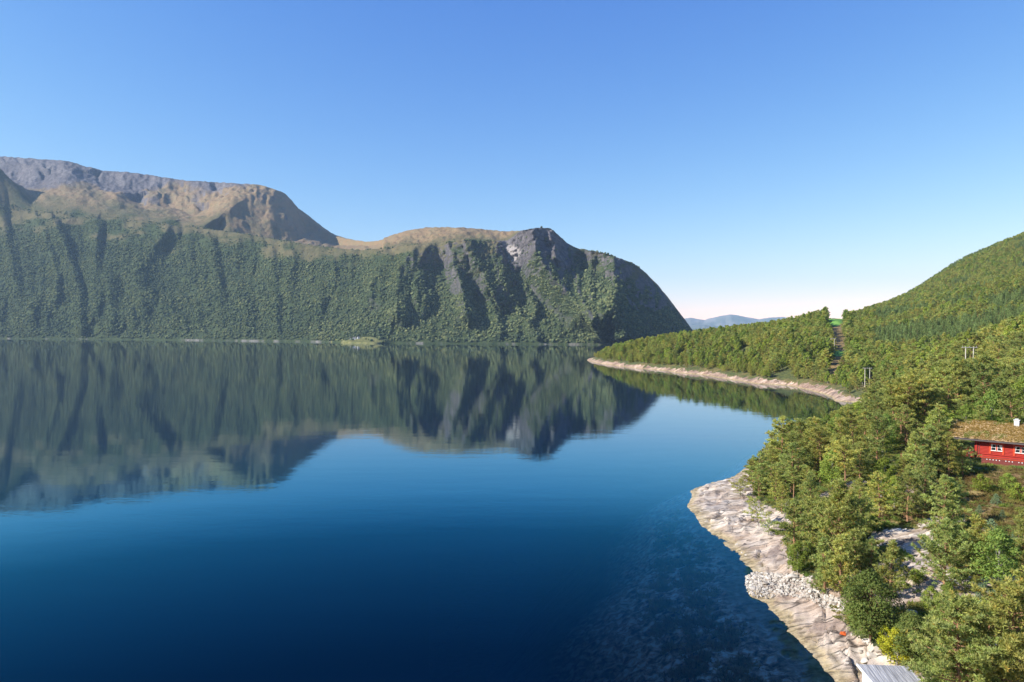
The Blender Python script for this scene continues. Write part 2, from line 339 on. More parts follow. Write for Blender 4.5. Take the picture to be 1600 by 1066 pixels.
# ------------------------------------------------------------------ near land
S = sea
shore = [(60, -400), (46, -60), (39, 0), (35, 30), (31, 45), S(1335, 1105), S(1300, 1062), S(1262, 1022), S(1238, 990), S(1213, 958), S(1196, 938), S(1172, 930), S(1166, 912), S(1176, 890), S(1150, 868), S(1122, 842), S(1092, 816), S(1076, 792), S(1079, 766), S(1110, 754), S(1148, 744), S(1168, 728), S(1192, 712), (70, 185), (88, 204), (104, 226), (124, 255), (150, 290), S(1333, 629),
         S(1303, 627), S(1290, 616), S(1262, 609), S(1240, 604), S(1215, 601), S(1185, 600), S(1160, 596), S(1135, 592), S(1100, 586), S(1062, 583), S(1040, 579), S(1010, 577), S(980, 574), S(952, 570), S(935, 568), S(920, 565), (88, 790), (110, 815), (170, 850), (260, 900), (330, 1050), (380, 1400), (700, 2300), (4000, 2600), (4000, -400)]
def G(px, Y, py=None, z=None, tree=0):
    X = pt(px, 533, Y)[0]
    if z is None: z = pt(px, py, Y)[2] - tree
    return (float(X), float(Y), float(z))
ctrl = [G(1410, 78, 845), G(1560, 88, 790), G(1560, 50, 1000), G(1700, 50, z=9.5), G(1450, 55, 1000), G(1560, 66, 900), G(1300, 100, z=4.6), G(1350, 130, z=7), G(1430, 118, 706), G(1500, 131, 650), G(1600, 135, 637), G(1440, 175, z=13),
        (77, 113, 9.3), (88, 104, 9.0), (84, 119, 10.2), (70, 105, 9.0), (66, 118, 9.2), (95, 112, 10), G(1700, 110, z=14), G(1900, 90, z=18), G(1352, 290, 606), G(1320, 330, z=5),
        G(1600, 230, 494, tree=9), G(1522, 212, 527, tree=9), G(1440, 200, 553, tree=9), G(1395, 200, 588, tree=9), G(1352, 212, 617, tree=7), G(1300, 215, z=4), G(1260, 180, z=4), G(1230, 165, z=4),
        G(1450, 330, 548, tree=9), G(1600, 400, 500, tree=10), G(1530, 330, z=22), G(1600, 300, z=30), G(1380, 360, 570, tree=8), G(1380, 450, z=18), G(1800, 230, z=44), G(1800, 450, z=75),
        G(1600, 700, 422, tree=9), G(1520, 690, 446, tree=9), G(1453, 680, 465, tree=9), G(1380, 650, 487, tree=9), G(1345, 630, 499, tree=9), G(1600, 550, 458, tree=9), G(1500, 480, 508, tree=9), G(1420, 520, 512, tree=9),
        G(1600, 1200, 362, tree=9), G(1550, 1170, 383, tree=9), G(1500, 1150, 405, tree=9), G(1470, 1120, 425, tree=9), G(1440, 1100, 445, tree=9), G(1400, 1050, 465, tree=9), G(1370, 1000, 476, tree=9), G(1340, 960, 487, tree=9),
        G(1600, 860, 418, tree=11), G(1450, 820, 470, tree=12), G(1800, 1250, 285), G(1800, 900, z=170), G(1500, 1500, z=120), G(1700, 1700, z=150), G(1350, 1300, z=40),
        G(1300, 620, 499.5), G(1308, 640, 497.5), G(1300, 500, 538), G(1302, 560, 520), G(1305, 440, 562), G(1305, 400, 580), G(1300, 760, z=38), G(1300, 900, z=25),
        G(930, 770, 548, tree=5), G(960, 770, 540, tree=7), G(1000, 755, 534, tree=9), G(1050, 740, 524, tree=9), G(1100, 720, 516, tree=9), G(1170, 690, 507, tree=9), G(1230, 650, 500, tree=9), G(1285, 610, 493, tree=9),
        G(1230, 520, 515, tree=9), G(1160, 560, 522, tree=9), G(1100, 850, z=10), G(1200, 850, z=22), G(2200, 1500, z=300), G(2200, 300, z=120), G(2400, 60, z=40)]
ctrl = np.array(ctrl)
def _k(X, Yv): return np.stack([X / np.maximum(Yv, 20) * 2.2, np.log(np.maximum(Yv, 20)) * 1.4], -1)
KC = _k(ctrl[:, 0], ctrl[:, 1])
def _phi(r2): return .5 * r2 * np.log(r2 + 1e-9)
nC = len(ctrl); A = np.zeros((nC + 3, nC + 3)); D2 = ((KC[:, None] - KC[None]) ** 2).sum(-1)
A[:nC, :nC] = _phi(D2) + np.eye(nC) * 1e-4; A[:nC, nC] = 1; A[nC, :nC] = 1; A[:nC, nC + 1:] = KC; A[nC + 1:, :nC] = KC.T
# solve for z relative to the camera height over distance: keeps far relief in proportion
rhs = np.concatenate([(ctrl[:, 2] - CAMH) / ctrl[:, 1] * 100, [0, 0, 0]]); W = np.linalg.solve(A, rhs)
def hill(X, Yv):
    sh = X.shape; k = _k(X.ravel(), Yv.ravel()); out = np.empty(len(k))
    for i in range(0, len(k), 40000):
        q = k[i:i + 40000]; out[i:i + 40000] = _phi(((q[:, None] - KC[None]) ** 2).sum(-1)) @ W[:nC] + W[nC] + q @ W[nC + 1:]
    return out.reshape(sh) / 100 * np.maximum(Yv, 20) + CAMH
SLAB = [(1350, 842), (1368, 828), (1400, 826), (1460, 830), (1468, 850), (1445, 872), (1415, 866), (1380, 858)]
def height(X, Yv, detail=True):
    X = np.asarray(X, float); Yv = np.asarray(Yv, float)
    X, Yv = np.broadcast_arrays(X, Yv)
    wx = 1.6 * fbm(X / 7, Yv / 7, 3, 3) * sstep(300, 60, Yv) + 6 * fbm(X / 30, Yv / 30, 4, 4) * sstep(150, 400, Yv)
    d, _ = seg_dist(X, Yv, shore, True); ins = in_poly(X, Yv, shore)
    sd = np.where(ins, d, -d) + wx * .45
    h = hill(X, Yv); h = h + 1.2 * fbm(X / 18, Yv / 18, 8, 4) * sstep(3, 15, sd)
    near = sstep(330, 180, Yv)
    s1 = np.where(sd < 6, .30 * sd, 1.8 + .22 * (sd - 6)); s1 = s1 + .9 * sstep(3, 9, sd)
    s2 = np.where(sd < 5, .6 * sd, 3.0 + .3 * (sd - 5))
    s2 = s2 * .85 + .6 * np.clip(sd - 30, 0, None); rise = near * s1 + (1 - near) * s2
    k = 1.2
    m = np.minimum(rise, np.maximum(h, .5 + .1 * sd))
    land = np.where(np.abs(rise - h) < k, m - (k - np.abs(rise - h)) ** 2 / (4 * k), m)
    ca = (X - 77.3) * .74 + (Yv - 113.3) * -.672; cb = (X - 77.3) * -.672 + (Yv - 113.3) * -.74
    pad = sstep(-8, -3, ca) * sstep(26, 18, ca) * sstep(-14, -9, cb) * sstep(9, 3.5, cb)
    land = land * (1 - pad) + (9.0 + .9 * sstep(0, -6, cb)) * pad
    slope = .155 + .345 * sstep(88, 112, Yv) + .3 * sstep(150, 300, Yv)
    deep = -(slope * -sd) - .012 * np.clip(-sd, 0, 60) ** 2
    z = np.where(sd > 0, np.maximum(land, .02 * sd), np.maximum(deep, -32))
    if detail:
        rk = sstep(-3, 1, sd) * near * sstep(22, 12, sd)
        a = R(48); xr = X * math.cos(a) + Yv * math.sin(a); yr = -X * math.sin(a) + Yv * math.cos(a)
        a2 = R(80); xr2 = X * math.cos(a2) + Yv * math.sin(a2); yr2 = -X * math.sin(a2) + Yv * math.cos(a2); bl = sstep(84, 72, Yv)
        r1 = ridged(xr / 15, yr / 2.3, 12, 4) * (1 - bl) + ridged(xr2 / 15, yr2 / 2.3, 12, 4) * bl; st = np.floor(yr / 2.3 + 1.6 * fbm(xr / 8, yr / 8, 14, 3)); fr = (yr / 2.3 + 1.6 * fbm(xr / 8, yr / 8, 14, 3)) - st
        gv = np.exp(-(fbm(xr / 14, yr / 3.0, 91, 3) / .03) ** 2) * (1 - bl) + np.exp(-(fbm(xr2 / 14, yr2 / 3.0, 91, 3) / .03) ** 2) * bl + .7 * np.exp(-(fbm(xr / 3.2 + 9, yr / 6, 92, 3) / .03) ** 2)
        amp_ = sstep(-1, 3.5, sd)
        z = z + rk * (amp_ * .75 * (r1 - .62) + .32 * amp_ * (fr ** 4 - .25) - .42 * gv * sstep(.2, 2, sd) + .25 * fbm(X / 4, Yv / 4, 93, 3) * amp_ + .13 * fbm(X / .8, Yv / .8, 15, 3))
        rf = sstep(-3, 2, sd) * (1 - near) * sstep(14, 7, sd)
        z = z + rf * (2.6 * (ridged(X / 11, Yv / 11, 22, 4) - .6))
        uw = sstep(0, -3, sd) * sstep(140, 100, Yv)
        z = z + uw * (.9 * (ridged(X / 2.2, Yv / 2.2, 33, 3) - .55))
        z = z + sstep(6, 14, sd) * sstep(200, 120, Yv) * .25 * fbm(X / 2, Yv / 2, 16, 3)
    return z, sd
us = np.arange(-.12, 1.12, .0028); rows = 28 * 1.0056 ** np.arange(0, 740)
YY = np.repeat(rows[:, None], len(us), 1); XX = us[None, :] * YY
HZ, SD = height(XX, YY)
lr = np.log(rows / 28) / math.log(1.0056)
def _bil(Af, X, Yv):
    fu = np.clip((X / Yv - us[0]) / .0028, 0, len(us) - 1.001); fr = np.clip(np.log(Yv / 28) / math.log(1.0056), 0, len(rows) - 1.001)
    iu = fu.astype(int); ir = fr.astype(int); fu -= iu; fr -= ir
    return (Af[ir, iu] * (1 - fu) + Af[ir, iu + 1] * fu) * (1 - fr) + (Af[ir + 1, iu] * (1 - fu) + Af[ir + 1, iu + 1] * fu) * fr
def H(X, Yv): return _bil(HZ, np.asarray(X, float), np.asarray(Yv, float))
def Sd(X, Yv): return _bil(SD, np.asarray(X, float), np.asarray(Yv, float))
def ground(px, py, ymin=45, ymax=1300):   # first hit of a pixel's ray with the terrain
    d = ray(px, py); Ya = ymin * 1.004 ** np.arange(int(math.log(ymax / ymin) / math.log(1.004)))
    X = d[0] / d[1] * Ya; z = CAMH + d[2] / d[1] * Ya; k = np.nonzero(z < H(X, Ya))[0]
    i = k[0] if len(k) else -1
    return float(X[i]), float(Ya[i]), float(H(X[i:i + 1] if i >= 0 else X[-1:], Ya[i:i + 1] if i >= 0 else Ya[-1:])[0])
GPX, GPY = proj(XX, YY, HZ)
nz = fbm(XX / 3, YY / 3, 61, 4); nz2 = fbm(XX / 9, YY / 9, 62, 4)
# tree edge along the near shore, in photo pixels of the ground
EDGE = [(1190, 722), (1172, 735), (1178, 775), (1196, 790), (1236, 808), (1222, 842), (1238, 884), (1268, 908), (1296, 936), (1326, 948), (1334, 985), (1372, 1012), (1398, 1032), (1460, 1064), (1500, 1120)]
VEG = EDGE + [(2600, 1120), (2600, 300), (1330, 560), (1250, 660)]
wobx = GPX + 14 * nz; woby = GPY + 8 * nz2
veg_near = in_poly(wobx, woby, VEG)
nearm = sstep(330, 200, YY)
rockN = np.where(YY < 230, 1 - veg_near, SD + 4 * nz < 4.5).astype(float)
rockN = np.where(SD < 0, 1, rockN)
rockN = np.maximum(rockN, in_poly(wobx, woby, SLAB) * (YY < 100))
rockN = np.maximum(rockN, ((nz2 > .33) & (SD < 30) & (YY < 110)).astype(float) * .8)
FIELD = [(1288, 507), (1292, 492), (1318, 492), (1316, 505), (1308, 510)]
CLEAR = [(1290, 512), (1288, 490), (1318, 490), (1316, 520), (1322, 545), (1322, 575), (1312, 590), (1290, 590), (1296, 560), (1298, 530)]
fieldN = (in_poly(GPX, GPY, FIELD) & (YY > 520)) | (in_poly(GPX, GPY, [(1290, 548), (1320, 548), (1322, 556), (1290, 558)]) & (YY > 350))
MEADOW = [(1478, 772), (1512, 742), (1560, 730), (1640, 734), (1640, 840), (1560, 838), (1500, 818), (1470, 812), (1372, 818), (1372, 800), (1420, 800), (1462, 795)]
heathN = in_poly(wobx, woby, MEADOW) & (YY < 130)
clearN = in_poly(wobx, woby, CLEAR) & (YY > 340)
brown = np.clip(heathN * .9 + clearN * .9 + sstep(-.1, .4, nz2) * .5, 0, 1)
mk = np.stack([rockN, fieldN.astype(float), brown], -1).reshape(-1, 3)
n = NT('shore_ground'); ch = n.sep(n.attr('mask').outputs['Color']); pz = n.sep(n.pos.outputs['Position'])[2]
rot = (0, 0, R(-50))
stv = n.map(scale=(.35, 1.3, .6), rot=rot)
base = n.ramp(n.noise(.55, 8, .6, vec=stv), [(.28, (.15, .11, .08)), (.40, (.38, .295, .215)), (.50, (.60, .50, .395)), (.64, (.75, .67, .56))])
base = n.mix(n.ramp(n.noise(.16, 4), [(.5, 0), (.68, .75)]), base, n.ramp(n.noise(2.2, 6, vec=stv), [(.35, (.15, .13, .13)), (.6, (.26, .23, .22))]))
base = n.mix(n.ramp(n.noise(.3, 4, dist=.6), [(.55, 0), (.72, .55)]), base, (.42, .27, .16, 1))
crk = n.ramp(n.voro(.42, vec=n.map(scale=(.28, 1.25, .5), rot=rot), feature='DISTANCE_TO_EDGE'), [(0, 1), (.05, 0)])
crk2 = n.ramp(n.noise(1.1, 6, .6, vec=n.map(scale=(.25, 1.6, 1), rot=(0, 0, R(-30)))), [(.36, 1), (.42, 0)])
crk = n.math('MULTIPLY', n.math('MAXIMUM', crk, n.math('MULTIPLY', crk2, .7)), n.ramp(n.noise(.2, 3), [(.35, .2), (.6, 1)]))
base = n.mix(n.ramp(n.noise(.045, 3), [(.45, 0), (.62, .55)]), base, (.30, .21, .16, 1))
base = n.mix(crk, base, (.07, .055, .045, 1))
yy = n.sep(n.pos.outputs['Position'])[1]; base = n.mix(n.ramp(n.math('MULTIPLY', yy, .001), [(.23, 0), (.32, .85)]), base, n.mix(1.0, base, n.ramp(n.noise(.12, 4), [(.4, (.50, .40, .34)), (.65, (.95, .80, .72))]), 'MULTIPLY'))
tide = n.ramp(n.math('ADD', pz, n.math('MULTIPLY', n.noise(.8, 3), .5)), [(0, 1), (.42, 1), (.85, 0)])
base = n.mix(n.math('MULTIPLY', tide, .75), base, n.ramp(n.noise(1.4, 5), [(.35, (.16, .12, .05)), (.6, (.42, .33, .17))]))
kel = n.ramp(n.noise(1.1, 6, .6, dist=.4), [(.36, (.05, .05, .04)), (.44, (.22, .15, .09)), (.52, (.55, .34, .20)), (.60, (.7, .62, .45)), (.75, (.8, .8, .7))])
kel = n.mix(n.ramp(n.math('MULTIPLY', pz, -.05), [(.2, 0), (.5, 1)]), kel, (.02, .03, .03, 1))
base = n.mix(n.ramp(n.math('MULTIPLY', pz, -1.0), [(.1, 0), (.6, 1)]), base, kel)
heath = n.ramp(n.noise(.9, 6, .65), [(.3, (.11, .08, .035)), (.45, (.23, .14, .06)), (.58, (.28, .21, .08)), (.72, (.40, .29, .12))])
gren = n.ramp(n.noise(.7, 6, .65), [(.3, (.035, .045, .02)), (.5, (.08, .095, .03)), (.7, (.16, .16, .045))])
veg = n.mix(ch[2], gren, heath)
veg = n.mix(ch[1], veg, n.ramp(n.noise(.2, 3), [(.4, (.16, .34, .05)), (.6, (.22, .42, .08))]))
rm = n.ramp(n.math('ADD', ch[0], n.math('MULTIPLY', n.math('SUBTRACT', n.noise(1.6, 5), .5), .9)), [(.45, 0), (.56, 1)])
c = n.mix(rm, veg, base)
hgt = n.math('SUBTRACT', n.math('MULTIPLY', n.noise(.9, 9, .68, vec=stv), .6), n.math('MULTIPLY', crk, .25))
M_shore = n.pbr(c, .85, n.bump(hgt, .9, .8), .25)
me = mesh_np('hillside', np.stack([XX, YY, HZ], -1).reshape(-1, 3), grid_faces(*XX.shape), [M_shore], cols={'mask': mk}, smooth=True)
tag(link('hillside', me), 'wooded shore with pale granite rocks, headland and hills', kind='structure')
# ------------------------------------------------------------------ distant hills
for k, (Yd, prof, z2) in enumerate(((15800, [(1030, 515), (1062, 499), (1078, 496.5), (1100, 500), (1120, 495), (1142, 491), (1160, 494), (1185, 499), (1200, 497), (1222, 495), (1250, 500), (1290, 502), (1340, 505), (1500, 512)], 0),
                                 (13000, [(1030, 522), (1070, 510), (1100, 507), (1130, 512), (1160, 508), (1200, 510), (1240, 506), (1300, 511), (1500, 518)], 0))):
    cx = np.arange(1020, 1500, 1.5); ry = tab(cx, prof) + .7 * fbm(cx / 9, cx * 0, 120 + k, 3)
    q = np.linspace(0, 1, 26)[:, None]; Yv = Yd - 1500 * (1 - q) + 0 * cx; zr_ = pt(cx, ry, Yd)[2]
    uu = pt(cx, 533, 1)[0]; Zd = zr_ * (q ** .8) + 45 * fbm(cx / 14 + 0 * q, q * 7 + 0 * cx, 130, 4) * np.sin(q * math.pi)
    Yb = Yd + 1500 * np.linspace(0, 1, 8)[1:, None] + 0 * cx; Zb = zr_ * (1 - .8 * np.linspace(0, 1, 8)[1:, None])
    Yv = np.vstack([Yv, Yb]); Zd = np.vstack([Zd, Zb]); Zd[0] = -5
    n = NT('distant_hill_ground'); mt = n.pbr(n.ramp(n.noise(.002, 6), [(.4, (.10, .12, .09)), (.6, (.2, .19, .17))]), .95, spec=.1)
    o = link('distant_hills', mesh_np('distant_hills', np.stack([uu * Yv, Yv, Zd], -1).reshape(-1, 3), grid_faces(*Yv.shape), [mt], smooth=True))
    tag(o, ('highest hazy blue hills at the far end of the fjord', 'lower hazy hills before the highest distant ones')[k], kind='structure')
# ------------------------------------------------------------------ water
def nonuni(parts):
    return np.unique(np.concatenate([np.arange(a, b, s) for a, b, s in parts]).round(3))
wx = nonuni([(-16000, 5, 400), (5, 60, .8), (60, 180, 4), (180, 16001, 400)])
wy = nonuni([(-3000, 40, 200), (40, 135, .8), (135, 340, 3), (340, 900, 10), (900, 16001, 400)])
WX, WY = np.meshgrid(wx, wy); dep = np.full(WX.shape, 30.0)
k = (WX > -20) & (WX < 400) & (WY > 30) & (WY < 900)
dep[k] = np.clip(-height(WX[k], WY[k], False)[0], 0, 30)
dep = dep + (dep / 6.0) ** 3
n = NT('fjord_water'); dp = n.attr('depth').outputs['Fac']
opac = n.math('SUBTRACT', 1.0, n.math('EXPONENT' if False else 'POWER', 2.71828, n.math('MULTIPLY', dp, -.032)), True)
near = n.map(scale=(1, 1.5, 1))
w1 = n.noise(.55, 3, .5, vec=n.map(scale=(1, 2.2, 1), rot=(0, 0, R(12)))); w2 = n.noise(.06, 4, .5, vec=n.map(scale=(1, 2.6, 1), rot=(0, 0, R(-8))))
w3 = n.noise(3.0, 2, .5)
patch = n.ramp(n.noise(.006, 3, vec=n.map(scale=(.5, 2, 1))), [(.35, .45), (.65, 1)])
hh = n.math('ADD', n.math('ADD', n.math('MULTIPLY', w1, .006), n.math('MULTIPLY', w2, .026)), n.math('MULTIPLY', w3, .0012))
nb = n.bump(n.math('MULTIPLY', hh, patch), 1.0, 1.0)
fr = n.n('ShaderNodeFresnel'); fr.inputs['IOR'].default_value = 1.333; n.l(nb, fr.inputs['Normal'])
gl = n.n('ShaderNodeBsdfGlossy'); gl.inputs['Roughness'].default_value = .006; n.l(n.ramp(fr.outputs[0], [(.08, (.10, .75, 1)), (.19, (.15, .82, 1)), (.31, (.46, .90, 1)), (.42, (.75, .93, 1)), (.55, (.85, .95, 1)), (.8, (.95, .97, 1))]), gl.inputs['Color']); n.l(nb, gl.inputs['Normal'])
df = n.n('ShaderNodeBsdfDiffuse'); df.inputs['Color'].default_value = (.0, .005, .021, 1)
tr = n.n('ShaderNodeBsdfTransparent'); n.l(n.mix(n.math('SUBTRACT', 1.0, n.math('POWER', 2.71828, n.math('MULTIPLY', dp, -.065)), True), (.85, .97, .98, 1), (.46, .58, .47, 1)), tr.inputs[0])
m1 = n.n('ShaderNodeMixShader'); n.l(opac, m1.inputs[0]); n.l(tr.outputs[0], m1.inputs[1]); n.l(df.outputs[0], m1.inputs[2])
m2 = n.n('ShaderNodeMixShader'); n.l(n.ramp(fr.outputs[0], [(0, 0), (.087, .035), (.19, .18), (.26, .42), (.33, .52), (.5, .66), (.8, .86), (1, 1)]), m2.inputs[0]); n.l(m1.outputs[0], m2.inputs[1]); n.l(gl.outputs[0], m2.inputs[2])
n.l(m2.outputs[0], n.out.inputs[0]); M_water = n.m
me = mesh_np('water', np.stack([WX, WY, 0 * WX], -1).reshape(-1, 3), grid_faces(*WX.shape), [M_water], cols={'depth': np.repeat(dep.reshape(-1, 1), 3, 1)}, smooth=True)
tag(link('water', me), 'calm deep blue fjord water mirroring the mountain', kind='structure')
n = NT('seabed_mud')
sx = np.array([-16000, -20, 16000.]); o = link('seabed', mesh_np('seabed', [(-16000, -3000, -34), (16000, -3000, -34), (16000, 16000, -34), (-16000, 16000, -34)], [(0, 1, 2, 3)], [n.pbr((.02, .03, .03, 1), 1)]))
tag(o, 'dark fjord bottom', kind='structure')
# ------------------------------------------------------------------ foliage builders
def unit(n):
    v = rng.normal(size=(n, 3)); return v / np.linalg.norm(v, axis=1, keepdims=True)
def blades(C, r, k, w, up=.5, out=None, tint=None, fold=True):
    """k needle or leaf blades round every centre C; returns V, F, tint"""
    n = len(C); c = np.repeat(C, k, 0); rr = np.repeat(np.broadcast_to(r, (n,)), k)[:, None]
    d = unit(n * k); d[:, 2] += up
    if out is not None: d += np.repeat(out, k, 0) * .7
    d /= np.linalg.norm(d, axis=1, keepdims=True)
    a = np.cross(d, unit(n * k)); a /= np.linalg.norm(a, axis=1, keepdims=True) + 1e-9
    L = rr * rng.uniform(.7, 1.3, (n * k, 1)); ww = w * rng.uniform(.7, 1.3, (n * k, 1))
    V = np.stack([c + d * L * .15 - a * ww * .5, c + d * L * .2 + a * ww * .5, c + d * L], 1).reshape(-1, 3)
    F = np.arange(n * k * 3).reshape(-1, 3)
    tn = np.repeat(tint if tint is not None else np.ones((n, 3)), k, 0) * rng.uniform(.85, 1.15, (n * k, 1))
    return V, F, np.repeat(tn, 3, 0)
def leaves(C, N, w, tint):
    """single leaf-sized triangles at C facing roughly N"""
    n = len(C); nn = N + unit(n) * .75; nn /= np.linalg.norm(nn, axis=1, keepdims=True)
    a = np.cross(nn, unit(n)); a /= np.linalg.norm(a, axis=1, keepdims=True) + 1e-9; b = np.cross(nn, a)
    ww = w * rng.uniform(.6, 1.3, (n, 1))
    V = np.stack([C - a * ww * .5 - b * ww * .3, C + a * ww * .5 - b * ww * .3, C + b * ww * .7, ], 1).reshape(-1, 3)
    return V, np.arange(n * 3).reshape(-1, 3), np.repeat(tint * rng.uniform(.85, 1.15, (n, 1)), 3, 0)
def np_tube(path, rad, k=5):
    path = np.asarray(path, float); n = len(path); d = np.gradient(path, axis=0); d /= np.linalg.norm(d, axis=1, keepdims=True) + 1e-9
    ref = np.where(np.abs(d[:, 2:3]) < .9, [[0, 0, 1.]], [[1., 0, 0]]); a = np.cross(d, ref); a /= np.linalg.norm(a, axis=1, keepdims=True); b = np.cross(d, a)
    th = np.arange(k) * 2 * math.pi / k
    V = (path[:, None] + (a[:, None] * np.cos(th)[None, :, None] + b[:, None] * np.sin(th)[None, :, None]) * np.asarray(rad, float)[:, None, None]).reshape(-1, 3)
    i = np.arange(n - 1)[:, None] * k; j = np.arange(k)[None]; j2 = (j + 1) % k
    q = np.stack([i + j, i + j2, i + k + j2, i + k + j], -1).reshape(-1, 4)
    return V, np.vstack([q[:, [0, 1, 2]], q[:, [0, 2, 3]]])
class Acc:
    def __init__(s): s.V = []; s.F = []; s.C = []; s.n = 0
    def add(s, V, F, C=None):
        s.V.append(V); s.F.append(F + s.n); s.n += len(V); s.C.append(C if C is not None else np.ones((len(V), 3)))
    def mesh(s, name, mat, smooth=False): return mesh_np(name, np.vstack(s.V), np.vstack(s.F), [mat], cols={'tint': np.vstack(s.C)}, smooth=smooth)
    def arr(s): return np.vstack(s.V), np.vstack(s.F), np.vstack(s.C)
def pine(h, spread, base, kind, nb=34, tufts=15, k=8, blen=.34, bw=.10, lean=0.):
    """Scots pine. kind: 'cone' young, 'dome' grown, 'flat' old with bare trunk"""
    tr = Acc(); cr = Acc(); m = 9; tt = np.linspace(0, 1, m); ph = rng.uniform(0, 6.28)
    px_ = lean * h * tt ** 1.5 + .03 * h * np.sin(tt * 4 + ph) * tt; py_ = .03 * h * np.cos(tt * 3.4 + ph) * tt
    path = np.stack([px_, py_, tt * h * .97 - .4 * (tt == 0)], 1); r0 = .018 * h + .03
    tr.add(*np_tube(path, r0 * (1 - tt * .9) + .012, 7))
    at = lambda f: np.array([np.interp(f, tt, path[:, q]) for q in range(3)])
    for i in range(nb):
        f = base + (1 - base) * ((i + rng.uniform(0, .9)) / nb) ** .9; g = (f - base) / (1 - base)
        if kind == 'cone': pr = (1 - g) ** .75 * (.65 + .35 * min(1, g * 5)) + .10
        elif kind == 'dome': pr = math.sin(math.pi * (.16 + .80 * g)) ** .7 * (1 - .35 * g) + .06
        else: pr = (math.sin(math.pi * (.10 + .84 * g)) ** .6) * (.8 + .4 * rng.random())
        L = spread * h * pr * rng.uniform(.45, 1.35); az = i * 2.4 + rng.uniform(-.6, .6)
        el = R({'cone': 22, 'dome': 8, 'flat': 14}[kind] + 38 * g ** 2 + rng.uniform(-12, 12))
        p0 = at(f * .985); dirh = np.array([math.cos(az), math.sin(az), 0]); q = np.linspace(0, 1, 5)[:, None]
        bend = .16 * L if kind == 'cone' else -.03 * L
        bp = p0 + dirh * L * math.cos(el) * q + np.array([0, 0, 1.]) * (math.sin(el) * L * q + bend * q ** 2) + np.cross(dirh, [0, 0, 1.]) * (L * .10 * rng.uniform(-1, 1)) * np.sin(q * 3)
        tr.add(*np_tube(bp, np.linspace(max(.16 * r0 + .012 * L, .012), .008, 5), 3))
        nt = max(3, int(tufts * (L / (spread * h)) ** 1.1 * rng.uniform(.8, 1.3)))
        s_ = np.clip(rng.beta(2.4, 1.1, nt), .12, 1.0); c = np.array([[np.interp(x, q[:, 0], bp[:, w_]) for w_ in range(3)] for x in s_])
        side = np.cross(dirh, [0, 0, 1.]); spr = .30 * L * (1.15 - s_)[:, None] + .08
        c = c + side * rng.normal(0, 1, (nt, 1)) * spr * .75 + rng.normal(0, .07, (nt, 3)) + np.array([0, 0, 1.]) * rng.uniform(-.02, .10, (nt, 1)) * (1 + .1 * L)
        o_ = np.tile(dirh, (nt, 1)) * .6; o_[:, 2] += .35
        v = rng.uniform(.72, 1.22, (nt, 1)); tn = np.hstack([v * rng.uniform(.92, 1.15, (nt, 1)), v, v * rng.uniform(.8, 1.1, (nt, 1))])
        tn *= rng.uniform(.85, 1.15)
        old = rng.random(nt) < .04; tn[old] = (1.35, .95, .75)
        cr.add(*blades(c, blen, k, bw, .55, o_, tn))
    c = at(1.0) + rng.normal(0, .12, (7, 3)) * [1, 1, 1.6]; cr.add(*blades(c, blen, k, bw, .9))
    if kind != 'cone':
        for i in range(5):            # dead snags under the crown
            f = base * rng.uniform(.45, 1); az = rng.uniform(0, 6.28); L = rng.uniform(.4, 1.3)
            p0 = at(f); tr.add(*np_tube([p0, p0 + np.array([math.cos(az), math.sin(az), rng.uniform(-.1, .3)]) * L], [.025, .008], 3))
    return tr, cr
def broad(h, spread, base, nl=5200, lw=.20, blobs=16, slim=False, stems=1):
    tr = Acc(); cr = Acc(); cs = []
    for i in range(blobs):
        g = (i + .5) / blobs; z = base + (1 - base) * (.12 + .78 * g)
        rr = spread * (math.sin(math.pi * (.15 + .78 * g)) ** .8) * rng.uniform(.45, .85); az = i * 2.4 + rng.uniform(-.5, .5)
        cs.append((rr * math.cos(az) * h, rr * math.sin(az) * h, z * h, spread * h * rng.uniform(.34, .55) * (1.15 - .5 * g)))
    cs.append((0, 0, h * .93, spread * h * .32))
    for sidx in range(stems):
        a = rng.uniform(0, 6.28); q = np.linspace(0, 1, 6)[:, None]; off = np.array([math.cos(a), math.sin(a), 0]) * spread * h * .35 * (stems > 1)
        tr.add(*np_tube(np.hstack([off[0] * q, off[1] * q, q * h * .85 - .3 * (q == 0)]), (.016 * h + .02) / math.sqrt(stems) * (1 - q[:, 0] * .85), 6))
    per = nl // len(cs)
    for (x, y, z, r) in cs:
        z0 = z * .62; p0 = np.array([0, 0, z0]); tr.add(*np_tube([p0, p0 * .4 + np.array([x, y, z]) * .6 + [0, 0, -.1 * r], [x, y, z]], [.006 * h + .012, .02, .008], 3))
        d = unit(per); d[:, 2] = np.where(d[:, 2] < -.5, -d[:, 2], d[:, 2]); rad = r * (1 - .38 * rng.random((per, 1)) ** 1.6)
        lump = 1 + .22 * np.sin(d[:, :1] * 7 + x) * np.cos(d[:, 1:2] * 6 + y) + .15 * np.sin(d[:, 2:3] * 9 + z)
        c = np.array([x, y, z]) + d * rad * lump * [1, 1, .85]; v = rng.uniform(.75, 1.2, (per, 1)) * rng.uniform(.88, 1.12)
        cr.add(*leaves(c, d + [0, 0, .35], lw, np.hstack([v * rng.uniform(.9, 1.2, (per, 1)), v, v])))
    return tr, cr
